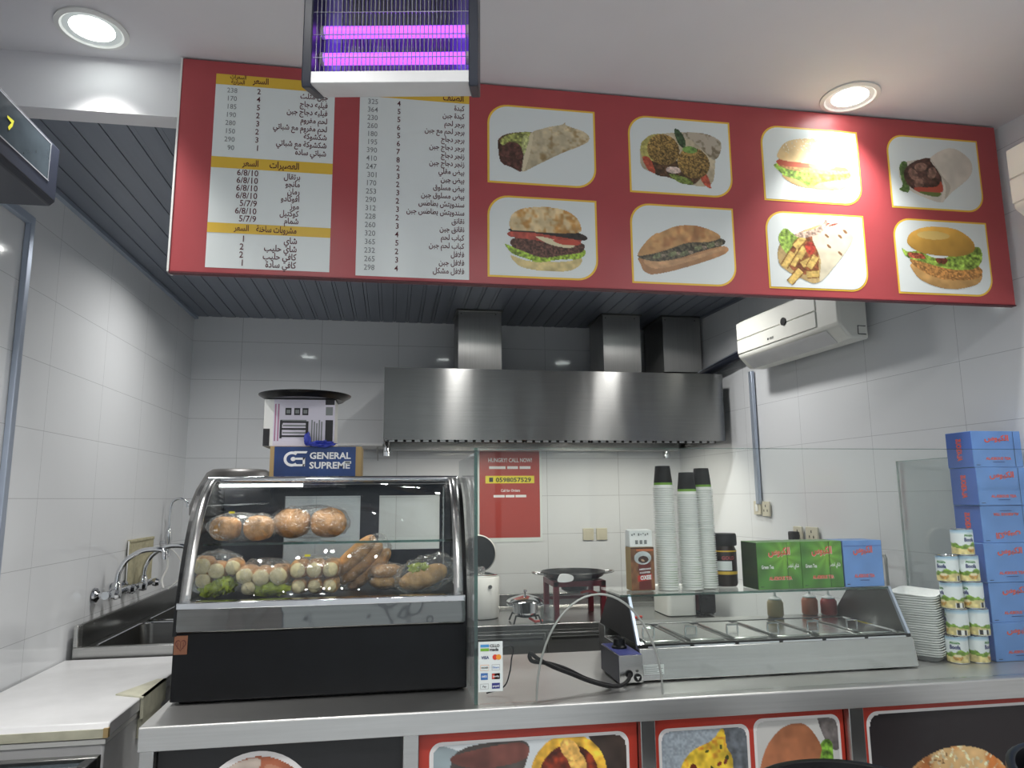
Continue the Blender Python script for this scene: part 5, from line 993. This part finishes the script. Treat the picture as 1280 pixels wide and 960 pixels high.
# inverted paper cups: three stacks, every cup a thing
def cupmesh():
    b = MB(); b.lathe([(.0001, .079), (.0255, .079), (.0262, .083), (.0275, .083), (.0344, .021), (.0346, .0125), (.0348, .0042), (.0394, .0038), (.0402, .0021), (.0394, .0002), (.0362, .0), (.0345, .006), (.0262, .076), (.0001, .076)], (0, 0, 0), 'cup_black', 30, cap=False,
        mats=['cup_black', 'cup_black', 'cup_black', 'cup_black', 'green_band', 'cup_paper', 'cup_paper', 'cup_paper', 'cup_paper', 'cup_paper', 'cup_paper', 'cup_paper', 'cup_paper'])
    return b.build('paper_cup')
proto = cupmesh(); rng = random.Random(4); first = True
for (x, y, n, nm) in ((1.012, 2.60, 45, 'left'), (1.098, 2.585, 42, 'middle'), (1.172, 2.615, 44, 'right')):
    z = ZG+.001; jx, jy = 0, 0
    for i in range(n):
        o = proto if first else proto.copy()
        if not first: C.objects.link(o)
        first = False; o.location = (x-.00012*i, y+.0015*math.sin(i*.09), z); o.rotation_euler = (0, 0, rng.uniform(0, 6)); z += .0082 if i % 13 else .0095
        if i == n-1: tag(o, {'left': 'black topped paper cup crowning the left and tallest of three stacks', 'middle': 'black topped paper cup crowning the middle and shortest of three stacks', 'right': 'black topped paper cup crowning the right stack, nearest the coffee jar'}[nm], 'cup')
        else: tag(o, {'left': 'white rimmed paper cup in the left of three inverted stacks', 'middle': 'white rimmed paper cup in the middle of three inverted stacks', 'right': 'white rimmed paper cup in the right inverted stack by the coffee jar'}[nm], 'cup', 'paper cups in the %s stack' % nm)
# instant coffee jar
jr = thing('coffee_jar', 'dark instant coffee jar with black lid beside the cup stacks', 'jar', (1.27, 2.66, ZG)); c5 = (1.262, 2.655, ZG)
b = MB(); b.lathe([(.001, .0), (.042, .001), (.046, .01), (.046, .13), (.040, .145), (.040, .155)], c5, 'coffee', 32, cap=False); b.build('jar_body', jr)
b = MB(); b.lathe([(.047, .15), (.049, .155), (.049, .185), (.046, .195), (.001, .197)], c5, 'black', 32, cap=False); b.build('lid', jr)
cyl = lambda u, v, l=0: (c5[0]+(.0462+.0004*l)*math.sin(u/.0462), c5[1]-(.0462+.0004*l)*math.cos(u/.0462), c5[2]+v)
def band(b, u0, u1, v0, v1, mm, l, f=cyl, n=10):
    for i in range(n): a, c = u0+(u1-u0)*i/n, u0+(u1-u0)*(i+1)/n; b.poly([f(a, v0, l), f(c, v0, l), f(c, v1, l), f(a, v1, l)], mm)
b = MB(); band(b, -.07, .07, .045, .056, 'gold', 1); band(b, -.05, .008, .060, .094, 'paper', 1); band(b, -.07, .07, .128, .133, 'gold', 1); write(b, 'GOLD', cyl, -.03, .10, .018, 'sign_red', 'l', .03, layer=1); b.build('label', jr)
# squeeze bottles and cup on the warmer ledge
def squeeze(label, x, y, z, mm, nozzle=True, h=.115):
    t = thing('squeeze_bottle', label, 'bottle', (x, y, z)); b = MB(); b.lathe([(.001, 0), (.029, .001), (.032, .006), (.032, h*.74), (.026, h*.88), (.02, h*.94)], (x, y, z), mm, 24, cap=False); b.build('bottle_body', t)
    b = MB(); b.lathe([(.026, h*.9), (.026, h*.96), (.014, h*1.04), (.006, h*1.1), (.004, h*1.3), (.001, h*1.3)], (x, y, z), 'foam', 20, cap=False); b.build('nozzle_cap', t)
squeeze('pale mustard squeeze bottle behind the slanted warmer glass', 1.562, 2.842, 1.063, 'mustard', h=.074)
squeeze('red sauce squeeze bottle with white nozzle behind the slanted warmer glass', 1.80, 2.84, 1.063, 'ketchup', h=.072)
squeeze('orange sauce squeeze bottle left of the red one behind the warmer glass', 1.728, 2.862, 1.063, 'orange_sauce', h=.076)
yc = thing('measuring_cup', 'clear cup with yellow rim and a spoon on the counter behind the warmer', 'cup', (1.93, 2.80, .951)); b = MB(); b.lathe([(.001, 0), (.034, .001), (.040, .085)], (1.93, 2.80, .951), 'plastic_clear', 24, cap=False); b.build('cup_body', yc)
b = MB(); b.lathe([(.041, .082), (.046, .086), (.046, .116), (.041, .118), (.040, .086)], (1.93, 2.80, .951), 'yellow', 28, cap=False); b.build('yellow_rim', yc); b = MB(); b.tube([(1.925, 2.80, .958), (1.915, 2.805, 1.09)], .004, 'steel', 8); b.ell((1.912, 2.806, 1.12), (.011, .004, .026), 'steel', 14); b.build('spoon', yc)
# ---------------------------------------------------------------- right end of the counter
ZK = .951
def tray():
    b = MB(); P = rrect(-.075, .075, -.075, .075, .026, 5); L = len(P); v = []; fs = []
    for s, z in ((.80, .0), (.84, .002), (.97, .018), (1.05, .020), (1.06, .0235), (1.03, .0235), (.95, .021), (.82, .005)): v += [(p[0]*s, p[1]*s, z) for p in P]
    for j in range(7): fs += [(j*L+i, j*L+(i+1) % L, (j+1)*L+(i+1) % L, (j+1)*L+i) for i in range(L)]
    fs += [tuple(range(L)), tuple(range(7*L, 8*L))]; b.add(v, fs, 'foam'); return b.build('foam_tray', ang=50)
pr_ = tray(); rng = random.Random(8)
for i in range(26):
    o = pr_ if i == 0 else pr_.copy()
    if i: C.objects.link(o)
    o.location = (1.972+rng.uniform(-.0015, .0015)-.0004*i, 2.52+rng.uniform(-.002, .002), ZK+.0085*i); o.rotation_euler = (.0, 0, .62+rng.uniform(-.02, .02))
    if i == 25: o.rotation_euler = (.05, -.06, .58); o.location.z += .004; tag(o, 'topmost white foam tray on the stack beside the tins', 'tray')
    else: tag(o, 'white foam tray in the stack between warmer and tins', 'tray', 'stacked white foam trays')
cr, ch = .0365, .094
def canlabel(b, c, rot):
    f = lambda u, v, l=0: (c[0]+(cr+.0003+.0003*l)*math.sin(u/cr+rot), c[1]-(cr+.0003+.0003*l)*math.cos(u/cr+rot), c[2]+v)
    W = 2*PI*cr; k = Ink(0, 0, 230, 90, 80, (232, 238, 240)); y = k.Y; k.c = np.where((y < 14)[..., None], np.array([150, 192, 220])+(y/14)[..., None]*np.array([70, 40, 18]), k.c)
    hill = 52+5*np.sin(k.X/14)+3*np.sin(k.X/5); g = (y > hill)[..., None]; k.c = np.where(g, np.array([122, 158, 58])*(1+.5*(vnoise(k.X/6, y/6, 3)-.5))[..., None], k.c)
    cz = (y > 66+4*np.sin(k.X/20+2))[..., None]; k.c = np.where(cz, np.array([224, 208, 146])*(1+.3*(vnoise(k.X/9, y/9, 7)-.5))[..., None], k.c); k.blob(140, 72, 16, 11, (206, 160, 84), noise=(6, .3)); k.blob(140, 66, 13, 5, (238, 226, 190)); k.fill([(10, 76), (52, 76), (52, 92), (10, 92)], (46, 56, 92), sm=False)
    k.fill([(186, 70), (222, 70), (222, 90), (186, 90)], (240, 240, 236), sm=False)
    for i in range(10): k.fill([(188+3.3*i, 71), (189.6+3.3*i, 71), (189.6+3.3*i, 89), (188+3.3*i, 89)], (40, 40, 44), sm=False)
    for i in range(5): k.fill([(180, 22+6*i), (222-6*(i % 2), 22+6*i), (222-6*(i % 2), 24+6*i), (180, 24+6*i)], (150, 160, 170), sm=False)
    for i in range(4): k.fill([(20, 22+6*i), (70-8*(i % 2), 22+6*i), (70-8*(i % 2), 24+6*i), (20, 24+6*i)], (160, 168, 178), sm=False)
    k.put(b, f, -W/2, W/2, .003, ch-.003, 0)
    write(b, 'Boofa', f, .018, ch*.53, .019, 'visa_ink', 'c', .04, width=.034, layer=2); write(b, 'Nouara', f, .018, ch*.72, .011, 'green_leaf', 'c', .04, width=.03, layer=2)
    for i in range(8):
        a0, a1 = PI*i/8, PI*(i+1)/8; g = lambda a, r: f(.018+r*math.cos(a), ch*.72+r*.5*math.sin(a), 2); b.poly([g(a0, .017), g(a1, .017), g(a1, .015), g(a0, .015)], 'green_leaf')
mat('green_leaf', S(70, 140, 60), .5)
def can(label, x, y, z, rot):
    t = thing('milk_tin', label, 'tin', (x, y, z)); b = MB(); b.lathe([(.001, .001), (cr-.003, .0), (cr+.0012, .001), (cr+.0012, .003), (cr, .0035), (cr, ch-.0035), (cr+.0012, ch-.003), (cr+.0012, ch-.001), (cr-.003, ch), (cr-.004, ch-.003), (.001, ch-.003)], (x, y, z), 'chrome', 32, cap=False); b.build('tin_body', t)
    b = MB(); canlabel(b, (x, y, z), rot); b.build('label', t)
CX = (2.042, 2.120); NM = ('lowest', 'second lowest', 'middle', 'second highest')
for r in range(4):
    for c in (0, 1): can('milk tin, %s row of the pile, next to the %s' % (NM[r], 'foam trays' if c == 0 else 'blue boxes'), CX[c]+(-.006, .004, -.002, -.004)[r]-.003*r, 2.42+(.008 if c == 0 else 0)+(.003, -.003, .0, .002)[r], ZK+.0945*r, ((-.9, .35), (-2.3, -2.2), (-1.9, -1.5), (-1.3, -.45))[r][c]-.45)
can('single milk tin on the very top of the pile', 2.098, 2.425, ZK+.0945*4, -.55)
NB = ['at the bottom of the tall stack', 'second from the bottom of the tall stack', 'third from the bottom of the tall stack', 'fourth from the bottom, printed upside down', 'fifth from the bottom of the tall stack', 'on the top of the tall stack by the right wall']
z = ZK; HB = (.135, .142, .142, .138, .142, .138)
for i in range(6):
    dx = (0, .004, .0, .006, .0, -.002)[i]; teabox('blue tea box %s' % NB[i], 2.166+dx, 2.386+dx-.008, 2.40+(.0, .004, .002, .006, .0, .003)[i], z, HB[i]-.001, .13, 'b', flip=(i == 3)); z += HB[i]
b = MB(); b.tube(spline([(.30, 2.30, 1.09), (.345, 2.30, 1.095), (.372, 2.30, 1.098), (.382, 2.30, 1.088), (.376, 2.30, 1.06), (.372, 2.31, 1.02), (.355, 2.32, .975), (.30, 2.32, .958)]), .0022, 'cable_black', 8); tag(b.build('thin_cord'), 'thin dark cord hanging behind the glass beside the payment sticker', 'cord')
pj = thing('lidded_jar', 'clear round jar with navy blue lid behind the foam trays', 'jar', (2.18, 2.76, ZK)); b = MB(); b.lathe([(.001, 0), (.055, .001), (.062, .02), (.062, .15), (.055, .17)], (2.17, 2.75, ZK), 'plastic_clear', 28, cap=False); b.build('jar_body', pj)
b = MB(); b.lathe([(.001, .003), (.052, .004), (.057, .02), (.057, .09), (.001, .1)], (2.17, 2.75, ZK), 'box_blue', 24, cap=False); b.build('contents', pj); b = MB(); b.lathe([(.062, .168), (.075, .172), (.075, .186), (.062, .19), (.05, .205), (.001, .21)], (2.17, 2.75, ZK), 'navy_lid', 32, cap=False); b.build('lid', pj)
xq = wr(3.2); b = MB(); b.tube(spline([(xq-.001, 3.42, 1.27), (xq-.05, 3.42, 1.272)], 3)+spline([(xq-.06, 3.40, 1.272), (xq-.06, 3.16, 1.272), (xq-.06, 3.13, 1.262), (xq-.06, 3.125, 1.23), (xq-.06, 3.125, 1.05)], 4), .007, 'wire_grey', 10); b.box(xq-.012, xq-.001, 3.38, 3.46, 1.24, 1.30, 'steel'); tag(b.build('towel_rail'), 'bent metal rail on the right wall beyond the blue tea box', 'rail')
xg = wr(2.9)-.012; b = MB(); b.box(xg-.012, xg-.004, 2.58, 3.075, .951, 1.705, 'glass_haze'); b.box(xg-.0125, xg-.0035, 3.073, 3.077, .951, 1.706, 'glass_pale'); b.box(xg-.0125, xg-.0035, 2.58, 3.075, 1.703, 1.707, 'glass_pale'); tag(b.build('glass_sheet'), 'greenish glass panel standing against the right wall behind the tea boxes', 'glass panel')
# ---------------------------------------------------------------- in front of the counter
tb = thing('metal_table', 'dark glass topped metal frame table in front of the freezer', 'table', (-1.1, 2.3, 0)); ty0, ty1, tx0, tx1, tz = 2.30, 2.44, -1.38, -.83, .815
b = MB(); z0 = tz-.045
b.box(tx0, tx1, ty0, ty0+.03, z0, tz, 'black_metal'); b.box(tx0, tx1, ty1-.03, ty1+.0, z0, tz, 'steel_dark'); b.box(tx1-.03, tx1, ty0+.03, ty1-.03, z0, tz, 'black_metal'); b.box(tx0, tx0+.03, ty0+.03, ty1-.03, z0, tz, 'black_metal'); b.build('frame', tb, bevel=.003)
b = MB(); b.box(tx0+.03, tx1-.03, ty0+.004, ty0+.012, .12, z0, 'tv_glass'); b.box(tx0+.03, tx1-.03, ty0+.03, ty1-.03, tz-.02, tz-.012, 'tv_glass'); b.build('table_glass', tb)
for x in (tx0, tx1-.03):
    for y in (ty0, ty1-.03): b = MB(); b.box(x, x+.03, y, y+.03, 0, z0, 'black_metal'); b.build('leg', tb, bevel=.002)
def chair(label, x, y, top):
    t = thing('round_back_chair', label, 'chair', (x, y, 0)); b = MB(); A = np.linspace(-PI*.12, PI*1.12, 30)
    rr = lambda a, r, z: (x+r*math.cos(a), y+r*.95*math.sin(a), z)
    v = []; n = len(A)
    for (r, z) in ((.215, top-.30), (.235, top-.02), (.24, top-.004), (.252, top), (.262, top-.004), (.262, top-.02), (.235, top-.32)): v += [rr(a, r, z-.02*abs(math.cos(a))**3) for a in A]
    fs = [(j*n+i, j*n+i+1, ((j+1) % 7)*n+i+1, ((j+1) % 7)*n+i) for j in range(7) for i in range(n-1)]+[tuple(j*n for j in range(7)), tuple(j*n+n-1 for j in range(7))]
    b.add(v, fs, 'black_gloss'); b.build('backrest', t, ang=50)
    b = MB(); b.lathe([(.001, 0), (.20, .0), (.215, .015), (.21, .035), (.001, .045)], (x, y, .56), 'black', 36, cap=False); b.build('seat', t)
    for k in range(4):
        a = PI/4+k*PI/2; b = MB(); b.tube([(x+.13*math.cos(a), y+.13*math.sin(a), .56), (x+.21*math.cos(a), y+.21*math.sin(a), .0)], .012, 'black_metal', 8); b.build('leg', t)
    b = MB(); b.tube([(x+.175*math.cos(a), y+.175*math.sin(a), .25) for a in np.linspace(0, 2*PI, 33)], .009, 'black_metal', 8, cap=False); b.build('foot_ring', t)
chair('black round backed bar chair under the two picture panel', 1.055, 1.58, .885)
chair('black round backed bar chair at the right under the sesame roll panel', 1.80, 1.62, .875)
